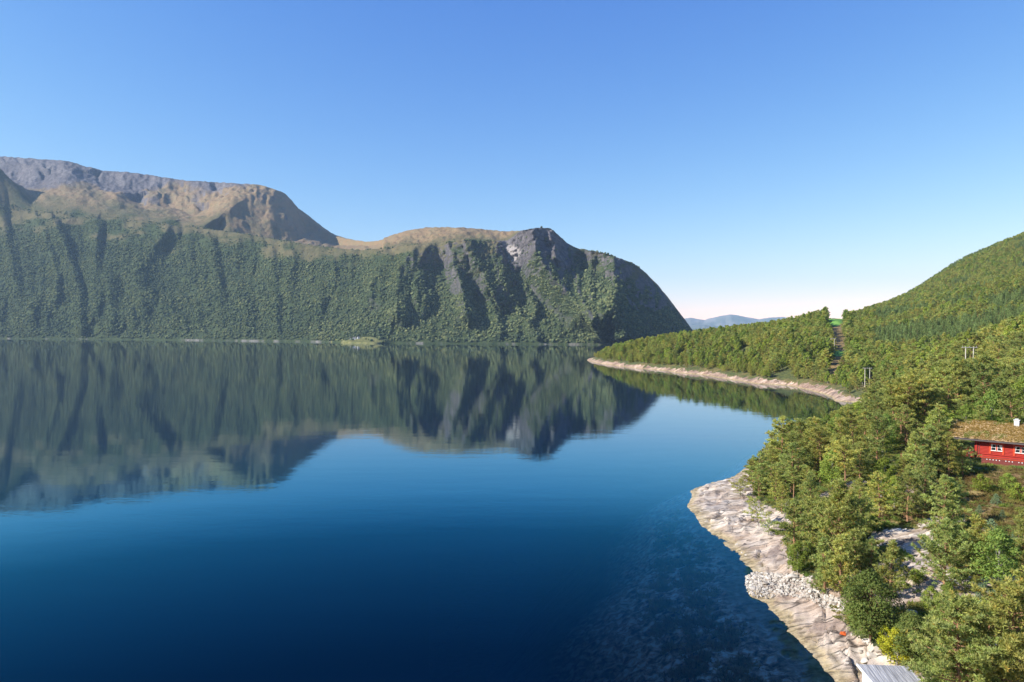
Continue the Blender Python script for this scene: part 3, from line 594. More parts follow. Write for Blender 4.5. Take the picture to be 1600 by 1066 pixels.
def spruce(h, spread, nb=46, k=6, blen=.5, bw=.16):
    tr = Acc(); cr = Acc(); tr.add(*np_tube([(0, 0, -.3), (0, 0, h * .5), (0, 0, h)], [.02 * h, .012 * h, .01], 6))
    for i in range(nb):
        g = (i / nb) ** .9; z = h * (.06 + .92 * g); L = spread * h * (1 - g) ** .9 * rng.uniform(.75, 1.15) + .1; az = i * 2.4
        nt = max(2, int(9 * L / (spread * h) + 2)); s_ = rng.uniform(.25, 1, nt)[:, None]; d = np.array([math.cos(az), math.sin(az), 0])
        c = np.array([0, 0, z]) + d * L * s_ + np.array([0, 0, -1.]) * .30 * L * s_ + rng.normal(0, .10 + .05 * L, (nt, 3)) * [1, 1, .5]
        v = rng.uniform(.75, 1.2, (nt, 1)); cr.add(*blades(c, blen, k, bw, .1, np.tile(d, (nt, 1)), v * np.ones((1, 3))))
    return tr, cr
def both(name, trcr, mt, mc):
    (tv, tf, tc), (cv, cf, cc_) = trcr[0].arr(), trcr[1].arr()
    return mesh_np(name, np.vstack([tv, cv]), np.vstack([tf, cf + len(tv)]), [mt, mc], midx=np.r_[np.zeros(len(tf)), np.ones(len(cf))], cols={'tint': np.vstack([tc, cc_])})
def lump(name, r, h, mat, sub=1, seed=0):
    import bmesh
    bm = bmesh.new(); bmesh.ops.create_icosphere(bm, subdivisions=sub + 1, radius=1)
    V = np.array([v.co[:] for v in bm.verts]); F = np.array([[v.index for v in f.verts] for f in bm.faces]); bm.free()
    d = 1 + .42 * fbm(V[:, 0] * 1.7 + seed + V[:, 2], V[:, 1] * 1.7 - V[:, 2] * 1.3, seed, 3)
    top = np.clip(V[:, 2:3], -1, 1); V = V * d[:, None] * [r, r, h * .5] * (1 - .25 * (top > 0) * top); V[:, 2] += h * .5
    c = .85 + .3 * rng.random((len(V), 1)); return mesh_np(name, V, F, [mat], cols={'tint': c * np.ones((1, 3))})
def scatter(name, P, protos, scale, label, rot=None, sz=None):
    """a mass of plants or stones as ONE stuff object, instanced on the points P"""
    P = np.asarray(P, np.float32); n_ = len(P); me = bpy.data.meshes.new(name); me.vertices.add(n_); me.vertices.foreach_set('co', P.ravel())
    s = np.broadcast_to(np.asarray(scale, float), (n_,)); sv = np.stack([s, s, s * (sz if sz is not None else 1)], 1).astype(np.float32)
    rv = np.zeros((n_, 3), np.float32); rv[:, 2] = rng.uniform(0, 6.28, n_)
    if rot: rv[:, :2] = rng.normal(0, rot, (n_, 2))
    for nm, tp, dat, key in (('scl', 'FLOAT_VECTOR', sv, 'vector'), ('rot', 'FLOAT_VECTOR', rv, 'vector'), ('idx', 'INT', rng.integers(0, len(protos), n_).astype(np.int32), 'value')):
        a = me.attributes.new(nm, tp, 'POINT'); a.data.foreach_set(key, dat.ravel())
    o = link(name, me); tag(o, label, None, None, 'stuff')
    pc = bpy.data.collections.new(name + '_kinds')
    for i, m in enumerate(protos): pc.objects.link(bpy.data.objects.new('%s_kind_%02d' % (name, i), m))
    g = bpy.data.node_groups.new(name + '_scatter', 'GeometryNodeTree')
    g.interface.new_socket('Geometry', in_out='INPUT', socket_type='NodeSocketGeometry'); g.interface.new_socket('Geometry', in_out='OUTPUT', socket_type='NodeSocketGeometry')
    N = g.nodes.new; L = g.links.new; gi = N('NodeGroupInput'); go = N('NodeGroupOutput'); ip = N('GeometryNodeInstanceOnPoints'); ci = N('GeometryNodeCollectionInfo')
    ci.inputs['Collection'].default_value = pc; ci.inputs['Separate Children'].default_value = True; ci.inputs['Reset Children'].default_value = True
    def na(nm, tp):
        q = N('GeometryNodeInputNamedAttribute'); q.data_type = tp; q.inputs['Name'].default_value = nm; return q.outputs[0]
    er = N('FunctionNodeEulerToRotation'); L(na('rot', 'FLOAT_VECTOR'), er.inputs[0])
    L(gi.outputs[0], ip.inputs['Points']); L(ci.outputs[0], ip.inputs['Instance']); ip.inputs['Pick Instance'].default_value = True
    L(na('idx', 'INT'), ip.inputs['Instance Index']); L(er.outputs[0], ip.inputs['Rotation']); L(na('scl', 'FLOAT_VECTOR'), ip.inputs['Scale']); L(ip.outputs[0], go.inputs[0])
    md = o.modifiers.new('scatter', 'NODES'); md.node_group = g
    return o
# ------------------------------------------------------------------ wood on the far mountain
def sample_grid(Pg, dens, cell, mask=None):
    a = Pg[1:, 1:] - Pg[:-1, :-1]; b = Pg[1:, :-1] - Pg[:-1, 1:]; ar = .5 * np.linalg.norm(np.cross(a, b), axis=-1)
    w = ar * dens[:-1, :-1] / cell; cnt = rng.poisson(np.clip(w, 0, 60)); i, j = np.nonzero(cnt); rp = cnt[i, j]; i = np.repeat(i, rp); j = np.repeat(j, rp)
    u = rng.random(len(i))[:, None]; v = rng.random(len(i))[:, None]
    return (Pg[i, j] * (1 - u) * (1 - v) + Pg[i + 1, j] * u * (1 - v) + Pg[i, j + 1] * (1 - u) * v + Pg[i + 1, j + 1] * u * v), i, j
dens = np.clip(green, 0, 1) * (1 - .93 * np.clip(rock * 1.3, 0, 1)) * (Z2 > 4) * (1 - fieldm) * (T < 1.12)
dens = dens * (.25 + .75 * sstep(1.08, .80, T + .3 * fbm(PX / 26, PY / 14, 142, 3)) * 1.0 + .0) * (1 + 0 * T)
dens = dens * (.55 + .6 * sstep(-.4, .3, fbm(PX / 5, PY / 5, 140, 2)))
dens = np.maximum(dens, .06 * fieldm * (fbm(PX / 8, PY / 3, 143, 2) > 0))
dens = np.maximum(dens, .38 * (T >= 1.0) * (T < 1.5) * halfgreen * (fbm(PX / 9, PY / 4, 141, 2) > -.05) * (1 - rockm))
dens[:, PX[0] > 1120] = 0; dens[:, PX[0] < -350] = 0
FP, fi, fj = sample_grid(P, dens, 40.0)
prot = [lump('far_tree', r_, h_, M_far, 1, s_) for r_, h_, s_ in ((4.6, 9, 1), (5.4, 9.5, 5), (3.6, 10, 9), (4.8, 8, 13), (3.0, 7, 17))]
fsc = (.36 + .75 * rng.random(len(FP)) ** 1.8) * np.where(T[fi, fj] > 1.02, .45, 1.0) * np.where(T[fi, fj] > .8, np.where(FP[:, 0] > 150, .6, .8), 1)
fsc = fsc * (1 + .35 * (vn(FP[:, 0] / 60, FP[:, 2] / 40, 150) - .5))
scatter('far_wood', FP - [0, 0, 1.0], prot, fsc, 'dense mixed wood covering the far mountain side')
# ------------------------------------------------------------------ near trees: kinds
def proto(name, trcr, mt, mc): return (trcr[0].mesh('trunk', mt, True), trcr[1].mesh('crown', mc), name)
PK = {}
PK['cone'] = [(pine(7, .34, .04, 'cone', 52, 24, 9, .34, .10), 7) for _ in range(4)]
PK['dome'] = [(pine(9, .31, .10, 'dome', 52, 28, 9, .36, .105, l_), 9) for l_ in (0, .05, -.06, .03)]
PK['tall'] = [(pine(11, .25, .50, 'flat', 44, 28, 9, .36, .105, l_), 11) for l_ in (0, .03, -.03)]
PK['low'] = [(pine(4, .55, .14, 'flat', 26, 15, 9, .28, .075, l_), 4) for l_ in (.15, -.12)]
PK['big'] = [(pine(10, .40, .10, 'dome', 96, 40, 10, .36, .095, .02), 10), (pine(10, .42, .08, 'cone', 96, 38, 10, .36, .095), 10)]
MAT = dict(cone=(M_bark, M_pine), dome=(M_bark, M_pine), tall=(M_bark, M_pine), low=(M_palebark, M_pine), big=(M_bark, M_pine))
PK['birch'] = [(broad(7, .30, .12, 6500, .17, 18), 7) for _ in range(2)]; MAT['birch'] = (M_palebark, M_birch)
PK['hazel'] = [(broad(6, .42, .04, 9000, .15, 22, stems=4), 6) for _ in range(2)]; MAT['hazel'] = (M_bark, M_hazel)
PK['yellow'] = [(broad(3.5, .36, .02, 4200, .12, 16, stems=3), 3.5)]; MAT['yellow'] = (M_palebark, M_yellow)
PK['bush'] = [(broad(2, .55, .0, 2600, .10, 12, stems=3), 2) for _ in range(2)]; MAT['bush'] = (M_bark, M_birch)
PK['juniper'] = [(spruce(2.4, .42, 40, 9, .22, .06), 2.4) for _ in range(2)]; MAT['juniper'] = (M_bark, M_juniper)
PK['spruce'] = [(spruce(10, .22, 60, 7, .42, .13), 10)]; MAT['spruce'] = (M_bark, M_spruce)
PM = {k_: [(tc[0].mesh('trunk', MAT[k_][0], True), tc[1].mesh('crown', MAT[k_][1]), h_) for tc, h_ in v] for k_, v in PK.items()}
SRC = {}
def plant(kind, var, X, Yv, z, hgt, rz, name, cat, label, group, sq=1.0):
    tm, cm, h0 = PM[kind][var % len(PM[kind])]; s_ = hgt / h0; key = (kind, var % len(PM[kind]))
    if key not in SRC:
        e = empty(name, (X, Yv, z)); t_ = link('trunk', tm, e); c_ = link('crown', cm, e); SRC[key] = (e, t_, c_)
    else:
        e0, t0, c0 = SRC[key]; e = e0.copy(); t_ = t0.copy(); c_ = c0.copy()
        e.name = name; t_.name = 'trunk'; c_.name = 'crown'
        for q in (e, t_, c_): COL.objects.link(q)
        t_.parent = e; c_.parent = e
    e.location = (X, Yv, z - .05); e.rotation_euler = (0, 0, rz); e.scale = (s_ * sq, s_ * sq, s_)
    tag(e, label, cat, group); return e
# hand placed plants read off the photograph: (px, py of the foot, height in m, kind, variant)
HAND = [     # (px, py of the foot, py of the top, kind, variant)
 (1222, 744, 657, 'dome', 0), (1248, 742, 662, 'dome', 1), (1272, 737, 658, 'dome', 2), (1205, 750, 706, 'dome', 3), (1156, 778, 752, 'low', 0), (1186, 777, 731, 'dome', 1), (1212, 784, 738, 'dome', 3), (1240, 778, 734, 'tall', 1), (1262, 786, 735, 'dome', 0),
 (1184, 822, 785, 'low', 1), (1200, 838, 816, 'low', 0), (1226, 808, 784, 'low', 0), (1246, 900, 852, 'birch', 0), (1308, 886, 764, 'big', 1), (1280, 868, 792, 'cone', 1), (1342, 846, 768, 'dome', 2),
 (1288, 930, 852, 'cone', 3), (1314, 936, 850, 'cone', 0), (1336, 912, 838, 'cone', 2), (1322, 872, 800, 'dome', 1), (1264, 842, 790, 'dome', 1), (1250, 826, 786, 'cone', 2), (1392, 936, 856, 'cone', 2), (1362, 914, 852, 'cone', 1),
 (1476, 926, 824, 'big', 1), (1528, 914, 820, 'cone', 0), (1560, 934, 838, 'birch', 1), (1598, 900, 806, 'cone', 3), (1360, 1003, 906, 'hazel', 0), (1346, 985, 925, 'hazel', 1), (1401, 1042, 990, 'yellow', 0), (1384, 1018, 984, 'yellow', 0), (1424, 1036, 968, 'hazel', 1),
 (1482, 976, 918, 'birch', 0), (1455, 962, 922, 'birch', 1), (1510, 986, 940, 'bush', 0), (1500, 1120, 958, 'big', 0), (1576, 1110, 936, 'big', 0), (1640, 1060, 900, 'big', 1), (1545, 1024, 944, 'dome', 0), (1606, 1010, 890, 'dome', 2),
 (1474, 836, 750, 'dome', 0), (1488, 830, 756, 'dome', 3), (1418, 818, 744, 'dome', 0), (1374, 812, 742, 'dome', 3), (1446, 802, 738, 'cone', 1), (1548, 838, 812, 'juniper', 0), (1532, 768, 744, 'bush', 0), (1556, 788, 772, 'juniper', 1), (1566, 812, 798, 'juniper', 0), (1530, 802, 790, 'juniper', 1), (1590, 784, 758, 'bush', 1), (1575, 766, 742, 'bush', 0),
 (1430, 912, 892, 'bush', 0), (1412, 960, 944, 'juniper', 0), (1560, 968, 926, 'juniper', 0), (1535, 950, 915, 'juniper', 1), (1500, 786, 750, 'cone', 2),
 (1503, 662, 574, 'tall', 0), (1513, 661, 570, 'tall', 1), (1520, 660, 574, 'tall', 2), (1529, 659, 569, 'tall', 0), (1543, 657, 562, 'tall', 1), (1490, 664, 578, 'tall', 2), (1478, 664, 574, 'tall', 0), (1466, 668, 580, 'tall', 1),
 (1408, 692, 600, 'tall', 0), (1418, 694, 598, 'tall', 2), (1396, 694, 604, 'tall', 1), (1434, 686, 598, 'tall', 1), (1444, 688, 606, 'dome', 0), (1575, 652, 575, 'dome', 2), (1596, 652, 568, 'dome', 1), (1560, 654, 588, 'dome', 3),
 (1466, 742, 668, 'dome', 2), (1450, 752, 672, 'dome', 1), (1482, 748, 682, 'dome', 0), (1504, 744, 696, 'dome', 3), (1430, 756, 680, 'dome', 3), (1518, 738, 706, 'low', 1)]
TR = []          # (X, Y, z, height, kind, variant, hand)
for (px, py, top_, kd, vr) in HAND:
    X, Yv, z = ground(px, py, 40, 400) if py < 1062 else (*[float(q) for q in pt(px, py, 1)[:0]],) + (0, 0, 0)
    if py >= 1062:
        d_ = ray(px, py); Yv = 50.0
        for _ in range(30):
            zz_ = float(H(d_[0] / d_[1] * Yv, Yv)); Yv = .5 * Yv + .5 * (zz_ - CAMH) / (d_[2] / d_[1])
        X = float(d_[0] / d_[1] * Yv); z = float(H(X, Yv))
    h_ = (py - top_) * Yv / FPX * (1.02 + .25 * (py - 533) / FPX)
    TR.append((X, Yv, z, h_, kd, vr, True))
CAB = dict(o=(77.3, 113.3), d=(.74, -.672), n=(-.672, -.74))
def in_cabin(X, Yv, m=1.2):
    a_ = (X - CAB['o'][0]) * CAB['d'][0] + (Yv - CAB['o'][1]) * CAB['d'][1]; b_ = (X - CAB['o'][0]) * CAB['n'][0] + (Yv - CAB['o'][1]) * CAB['n'][1]
    return (a_ > -4 - m) & (a_ < 18 + m) & (b_ < 2.5 + m) & (b_ > -9.5 - m)
# fill the rest with a spaced random sample
NOTREE = [SLAB, MEADOW, CLEAR, FIELD, [(1344, 600), (1348, 590), (1380, 592), (1372, 612), (1340, 624)], [(1335, 1030), (1460, 1030), (1470, 1080), (1335, 1080)], [(1398, 870), (1430, 870), (1445, 905), (1420, 965), (1396, 950)],
          [(1425, 690), (1460, 690), (1462, 718), (1405, 722)], [(1535, 715), (1640, 715), (1640, 735), (1545, 735)]]
CAN = np.array([(1150, 735), (1190, 705), (1222, 660), (1262, 656), (1300, 646), (1335, 630), (1400, 592), (1440, 557), (1520, 534), (1600, 500), (1700, 460)], float)
OPEN = [(1356, 826, 1462, 866), (1500, 745, 1620, 822), (1500, 652, 1640, 728), (1500, 540, 1530, 572), (1398, 690, 1420, 716), (1348, 590, 1362, 606), (1372, 800, 1420, 822)]
def poisson(cand, rad, fixed):
    cell = {}; out = []; rmax = 5.0
    def key(x, y): return (int(x // rmax), int(y // rmax))
    for (x, y, r_) in fixed: cell.setdefault(key(x, y), []).append((x, y, r_))
    for i, (x, y) in enumerate(cand):
        r_ = rad[i]; kx, ky = key(x, y); ok = True
        for a_ in (-1, 0, 1):
            for b_ in (-1, 0, 1):
                for (u_, v_, w_) in cell.get((kx + a_, ky + b_), ()):
                    if (u_ - x) ** 2 + (v_ - y) ** 2 < (.5 * (r_ + w_)) ** 2: ok = False; break
                if not ok: break
            if not ok: break
        if ok: cell.setdefault((kx, ky), []).append((x, y, r_)); out.append(i)
    return out
nc_ = 60000; cy = rng.uniform(42, 265, nc_); cx = rng.uniform(20, 240, nc_); kk = (cx / cy < 1.0); cx, cy = cx[kk], cy[kk]
cz = H(cx, cy); cpx, cpy = proj(cx, cy, cz); csd = Sd(cx, cy)
ok = in_poly(cpx, cpy, VEG) & (csd > np.where(cy > 175, 5, 4)) & ~in_cabin(cx, cy)
for pl_ in NOTREE: ok &= ~in_poly(cpx, cpy, pl_)
ok &= (cx > 34) | (cy > 80)
ok &= ((cx - 0) ** 2 + cy ** 2 > 52 ** 2)
# keep the sight line to the cabin front open
ok &= ~((cpx > 1515) & (cpx < 1640) & (cpy > 722) & (cpy < 800) & (cy < 116))
cx, cy, cz, cpx, cpy = cx[ok], cy[ok], cz[ok], cpx[ok], cpy[ok]
rad = np.where(cy < 100, 4.3, np.where(cy < 150, 4.2, 4.4)) * rng.uniform(.75, 1.45, len(cx))
sel = poisson(np.stack([cx, cy], 1), rad, [(a_[0], a_[1], 3.2) for a_ in TR])
for i in sel:
    x, y, z = float(cx[i]), float(cy[i]), float(cz[i]); q = rng.random(); inl = fbm(x / 20, y / 20, 160, 2)
    if y > 118 and cpx[i] > 1470: kd, h_ = ('dome', 9.5) if q < .8 else ('birch', 8)
    elif y > 150: kd, h_ = ('dome', 8.8) if q < .72 else (('birch', 7.5) if q < .95 else ('cone', 7))
    elif y > 100: kd, h_ = ('dome', 8) if q < .66 else (('cone', 6.5) if q < .86 else ('birch', 6))
    else: kd, h_ = ('cone', 5.6) if q < .42 else (('dome', 6.2) if q < .62 else (('birch', 4.2) if q < .8 else (('juniper', 2.4) if q < .9 else ('bush', 2.2))))
    if 1515 < cpx[i] < 1660 and y < 116: h_ = min(h_, 3.0 if y > 95 else 5.0); kd = 'cone' if kd == 'dome' else kd
    kd = 'tall' if (kd == 'dome' and y > 95 and rng.random() < .22) else kd; h_ *= float(rng.uniform(.6, 1.3)) * (1.1 if kd == 'tall' else 1); hp_ = h_ * FPX / y; wp_ = hp_ * .28
    bad = False
    for (bx0, by0, bx1, by1) in OPEN:     # views the photograph keeps open
        if cpy[i] > by1 - 3 and cpy[i] - hp_ < by1 and bx0 - wp_ < cpx[i] < bx1 + wp_:
            hp_ = cpy[i] - by1 + 2; bad = bad or hp_ < 14
    if bad: continue
    hc_ = cpy[i] - float(np.interp(cpx[i], CAN[:, 0], CAN[:, 1])) + float(rng.uniform(-5, 4))
    if hc_ < 12: continue
    hp_ = min(hp_, hc_)
    TR.append((x, y, z, min(h_, hp_ * y / FPX), kd, int(rng.integers(0, 4)), False))
PINES = ('cone', 'dome', 'tall', 'low', 'big')
def inframe(t_):
    a_, b_ = proj(np.array([t_[0]]), np.array([t_[1]]), np.array([t_[2] + t_[3] * .7])); a0, b0 = proj(np.array([t_[0]]), np.array([t_[1]]), np.array([t_[2] + t_[3]]))
    return -40 < a_[0] < 1640 and b0[0] < 1090
def show(t_): return t_[3] / math.hypot(t_[0], t_[1])
ind = []; rest = []
for grp, cap in ((PINES, 295), (('birch',), 120), (('hazel',), 50), (('yellow',), 20), (('bush',), 60), (('juniper',), 60)):
    a_ = [t_ for t_ in TR if t_[4] in grp]; vis = sorted([t_ for t_ in a_ if inframe(t_)], key=lambda t_: (not t_[6], -show(t_)))
    ind += vis[:cap]; rest += vis[cap:] + [t_ for t_ in a_ if not inframe(t_)]
# labels: zone by nearby landmark, row by distance, order from the left
def zone(px, py, Yv):
    if in_poly(px, py, [(1100, 700), (1255, 700), (1255, 800), (1235, 850), (1100, 850)]): return 'on the pale rock point'
    if py < 670 and px > 1485: return 'behind the red cabin'
    if py < 735 and px > 1380: return 'left of the red cabin'
    if py < 690: return 'at the small cove'
    if py < 800 and px < 1380: return 'inland of the rock point'
    if py < 850 and px >= 1500: return 'in the brown meadow'
    if py < 800: return 'below the cabin on the left'
    if px < 1345 and py < 1000: return 'above the pale shore rocks'
    if py < 905 and px < 1500: return 'around the bare inland slab'
    if px >= 1345 and py > 960: return 'by the grey plank roof'
    return 'before the cabin meadow'
NAMES = {'cone': ('pine_tree', 'pine tree'), 'dome': ('pine_tree', 'pine tree'), 'tall': ('pine_tree', 'pine tree'), 'low': ('pine_tree', 'pine tree'), 'big': ('pine_tree', 'pine tree'), 'birch': ('birch_tree', 'birch tree'),
         'hazel': ('hazel_bush', 'bush'), 'yellow': ('yellow_shrub', 'shrub'), 'bush': ('low_shrub', 'shrub'), 'juniper': ('juniper_bush', 'juniper')}
LOOK = {'cone': 'conical olive pine', 'dome': 'rounded olive pine', 'tall': 'high-crowned bare-trunked pine', 'low': 'low spreading pine', 'big': 'big full-crowned pine', 'birch': 'leafy green birch',
        'hazel': 'dense dark green bush', 'yellow': 'bright yellow-green shrub', 'bush': 'low green shrub', 'juniper': 'blue-green juniper'}
ORD = ['first', 'second', 'third', 'fourth', 'fifth', 'sixth', 'seventh', 'eighth', 'ninth', 'tenth', 'eleventh', 'twelfth', 'thirteenth', 'fourteenth', 'fifteenth']
zs = {}
for t_ in ind:
    a_, b_ = proj(np.array([t_[0]]), np.array([t_[1]]), np.array([t_[2]])); zs.setdefault((zone(float(a_[0]), float(b_[0]), t_[1]), t_[4]), []).append((float(a_[0]), t_))
for (zn, kd), lst in zs.items():
    lst.sort(key=lambda q: q[1][1]); nrow = max(1, math.ceil(len(lst) / 7)); per = math.ceil(len(lst) / nrow)
    for r_ in range(nrow):
        row = sorted(lst[r_ * per:(r_ + 1) * per], key=lambda q: q[0])
        for c_, (px, t_) in enumerate(row):
            nm, cat = NAMES[kd]; lab = LOOK[kd] + ' ' + zn
            if len(lst) > 1:
                lab += ', ' + (ORD[c_] + ' from left' if len(row) > 1 else 'alone') + ((' in ' + ('nearest' if r_ == 0 else ('farthest' if r_ == nrow - 1 else ORD[r_])) + ' row') if nrow > 1 else '')
            else: lab += ', the only one of its kind there'
            plant(kd, t_[5], t_[0], t_[1], t_[2], t_[3], float(rng.uniform(0, 6.28)), nm, cat, lab, {'pine tree': 'pines on the near shore', 'birch tree': 'birches among the pines', 'bush': 'dense bushes by the shore', 'shrub': 'shrubs on the near shore', 'juniper': 'junipers on the near shore'}[cat], 1.0 if t_[6] else float(rng.uniform(.9, 1.15)))
# ------------------------------------------------------------------ farther woods as stuff
md_p = [both('mid_pine', pine(9, .30, .06, kd, 30, 15, 7, .60, .26), M_bark, M_pine) for kd in ('dome', 'cone', 'dome', 'dome')]
md_b = [both('mid_birch', broad(8, .28, .1, 1500, .42, 14), M_palebark, M_birch) for _ in range(2)]
md_s = [both('mid_spruce', spruce(10, .2, 34, 6, .7, .26), M_bark, M_spruce) for _ in range(2)]
if rest: scatter('pine_wood', [t_[:3] for t_ in rest], md_p, [t_[3] / 9 for t_ in rest], 'pines farther back on the near shore')
Pg = np.stack([XX, YY, HZ], -1)
dn = ((YY > 262) & (SD > 7 + 2 * nz)).astype(float) * (XX / YY < 1.08) * (YY < 1350)
dn += ((YY > 180) & (YY <= 262) & (XX > 240) & (SD > 7))
dn *= ~in_poly(GPX, GPY, CLEAR) * 1.0; dn *= ~in_poly(GPX, GPY, [(1346, 606), (1348, 590), (1366, 588), (1372, 606), (1344, 622), (1325, 622)]) * 1.0
dn *= ~((GPX > 1288) & (GPX < 1318) & (YY > 560))
dn *= np.where(nz2 > .5, .3, 1)
hp, hi, hj = sample_grid(Pg, dn, 21.0)
sp_ = (hp[:, 1] > 420) & (hp[:, 0] / hp[:, 1] > .53) & (fbm(hp[:, 0] / 60, hp[:, 1] / 60, 170, 2) > .08)
br = (~sp_) & (rng.random(len(hp)) < .16 + .2 * (fbm(hp[:, 0] / 40, hp[:, 1] / 40, 171, 2) > .15)); pn = ~(sp_ | br)
edge = Sd(hp[:, 0], hp[:, 1]); hs = rng.uniform(.7, 1.2, len(hp)) * (.55 + .45 * sstep(6, 26, edge))
scatter('hill_pine_wood', hp[pn], md_p, hs[pn] * 1.25, 'pine wood on the headland and hillside', sz=.78)
scatter('hill_birch_wood', hp[br], md_b, hs[br] * 1.2, 'pale green broadleaf trees among the hillside pines')
scatter('hill_spruce_wood', hp[sp_], md_s, hs[sp_], 'spruce stand on the middle hillside')
# ------------------------------------------------------------------ ground cover, shingle, kelp
def tuftmesh(name, k, r_, w_, up, mat, nn=12, sp=.35):
    c = rng.normal(0, 1, (nn, 3)) * [sp, sp, .03]; c[:, 2] = np.abs(c[:, 2]); V, F, C = blades(c, r_, k, w_, up); return mesh_np(name, V, F, [mat], cols={'tint': C})
dg = (YY < 190) * (1 - rockN) * (SD > 2)
gp, gi_, gj = sample_grid(Pg, np.where(brown > .6, dg, dg * .55), .55)
hsel = (brown[gi_, gj] > .5) ; hsel = np.where(rng.random(len(gp)) < .15, ~hsel, hsel)
scatter('heather', gp[hsel], [tuftmesh('heather_tuft', 10, .28, .05, .7, M_heather) for _ in range(3)], rng.uniform(.7, 1.4, hsel.sum()), 'brown heather and bilberry on the clearings')
scatter('grass', gp[~hsel], [tuftmesh('grass_tuft', 10, .38, .035, 1.4, M_grass), tuftmesh('green_tuft', 10, .3, .06, .8, M_birch), tuftmesh('green_tuft', 12, .35, .07, .8, M_hazel)], rng.uniform(.7, 1.5, (~hsel).sum()), 'low grass and ferns between the trees')
cr_ = (YY < 100) & (rockN > .5) & (nz > .25) & (SD > 3) & (YY > 60) & in_poly(GPX, GPY, [(1190, 800), (1240, 808), (1300, 930), (1330, 950), (1360, 1010), (1330, 990), (1290, 950), (1240, 900), (1200, 830)])
gp2, _, _ = sample_grid(Pg, cr_.astype(float), .5)
if len(gp2): scatter('crevice_grass', gp2, [tuftmesh('dry_tuft', 10, .3, .05, 1.0, M_grass, 10, .2)], .8, 'yellow grass tufts in cracks of the shore rocks')
n = NT('stone'); oi = n.n('ShaderNodeObjectInfo').outputs['Random']
M_stone = n.pbr(n.mix(n.ramp(n.noise(2.5, 4), [(.35, 0), (.7, .6)]), n.ramp(oi, [(0, (.30, .26, .21)), (.5, (.46, .42, .36)), (1, (.58, .54, .48))]), (.26, .22, .19, 1)), .9, n.bump(n.noise(5, 5), .6, .1))
def stone(name, seed):
    import bmesh
    bm = bmesh.new(); bmesh.ops.create_icosphere(bm, subdivisions=3, radius=.5); V = np.array([v.co[:] for v in bm.verts]); F = np.array([[v.index for v in f.verts] for f in bm.faces]); bm.free()
    rs = np.random.default_rng(seed)
    for _ in range(9):         # cut flat faces
        d_ = rs.normal(size=3); d_ /= np.linalg.norm(d_); lim = rs.uniform(.28, .42); q = V @ d_; V = V - np.maximum(q - lim, 0)[:, None] * d_
    V *= rs.uniform([.9, .7, .5], [1.3, 1.0, .8]); return mesh_np(name, V, F, [M_stone])
STN = [stone('stone', 200 + i) for i in range(6)]
BEACH = [(1162, 902), (1178, 897), (1206, 899), (1240, 902), (1268, 906), (1276, 925), (1310, 940), (1322, 958), (1300, 960), (1262, 942), (1225, 932), (1205, 935), (1185, 938), (1166, 928)]
bm_ = in_poly(GPX, GPY, BEACH) & (YY < 120) & (SD > -1.2)
bp_, _, _ = sample_grid(Pg, bm_.astype(float), .035); bs = .12 + .42 * rng.random(len(bp_)) ** 2.6
scatter('shingle', bp_ + [0, 0, .06], STN, bs, 'pale rounded cobbles filling the little beach between the rocks', rot=.5)
ls = (rockN > .5) * (SD > .8) * (SD < 14) * (YY < 420) * (fbm(XX / 5, YY / 5, 191, 3) > .12)
lp_, _, _ = sample_grid(Pg, ls.astype(float), 1.6)
scatter('loose_stones', lp_, STN, .10 + .45 * rng.random(len(lp_)) ** 3, 'small broken stones strewn over the shore rocks', rot=.5)
km = (SD < -1.2) & (SD > -15) & (HZ < -.9) & (YY < 118) & (YY > 45) & (XX > 5) & (fbm(XX / 1.8, YY / 1.8, 181, 3) > .02) & (HZ > -3.8)
kp, _, _ = sample_grid(Pg, km.astype(float), .40)
scatter('kelp', kp, [tuftmesh('kelp_tuft', 9, .45, .12, .5, M_kelp, 9, .3) for _ in range(3)], rng.uniform(.7, 1.3, len(kp)), 'brown kelp growing under the shallow water')
BLD = [(1178, 922, .9, 'pale boulder at the water end of the cobble beach'), (1196, 913, .8, 'pale block lying on the upper cobble beach'), (1237, 906, 1.1, 'white boulder at the back of the cobble beach'), (1352, 1034, .8, 'white broken block left of the grey plank roof'), (1362, 1028, .7, 'small white block above the corner of the plank roof'),
       (1346, 1022, .55, 'smallest white stone above the plank roof'), (1373, 1020, .8, 'pale stone beneath the yellow shrub'), (1356, 1008, .9, 'flat pale stone at the edge of the dense bush'), (1388, 1034, .6, 'pale stone right of the yellow shrub foot'), (1425, 962, .9, 'long pale rock in the brush above the plank roof'), (1300, 942, .8, 'pale stone where rocks meet dry grass'), (1318, 930, .7, 'pale stone under the conical pines')]
for i, (px, py, s_, lab) in enumerate(BLD):
    X, Yv, z = ground(px, py, 45, 200); o = link('boulder', STN[i % 6]); o.location = (X, Yv, z + .12 * s_); o.scale = (s_ * 1.2,) * 3; o.rotation_euler = (.1 * i, .2, i * 1.3)
    tag(o, lab, 'boulder', 'loose boulders by the shore')
exec_objects = True
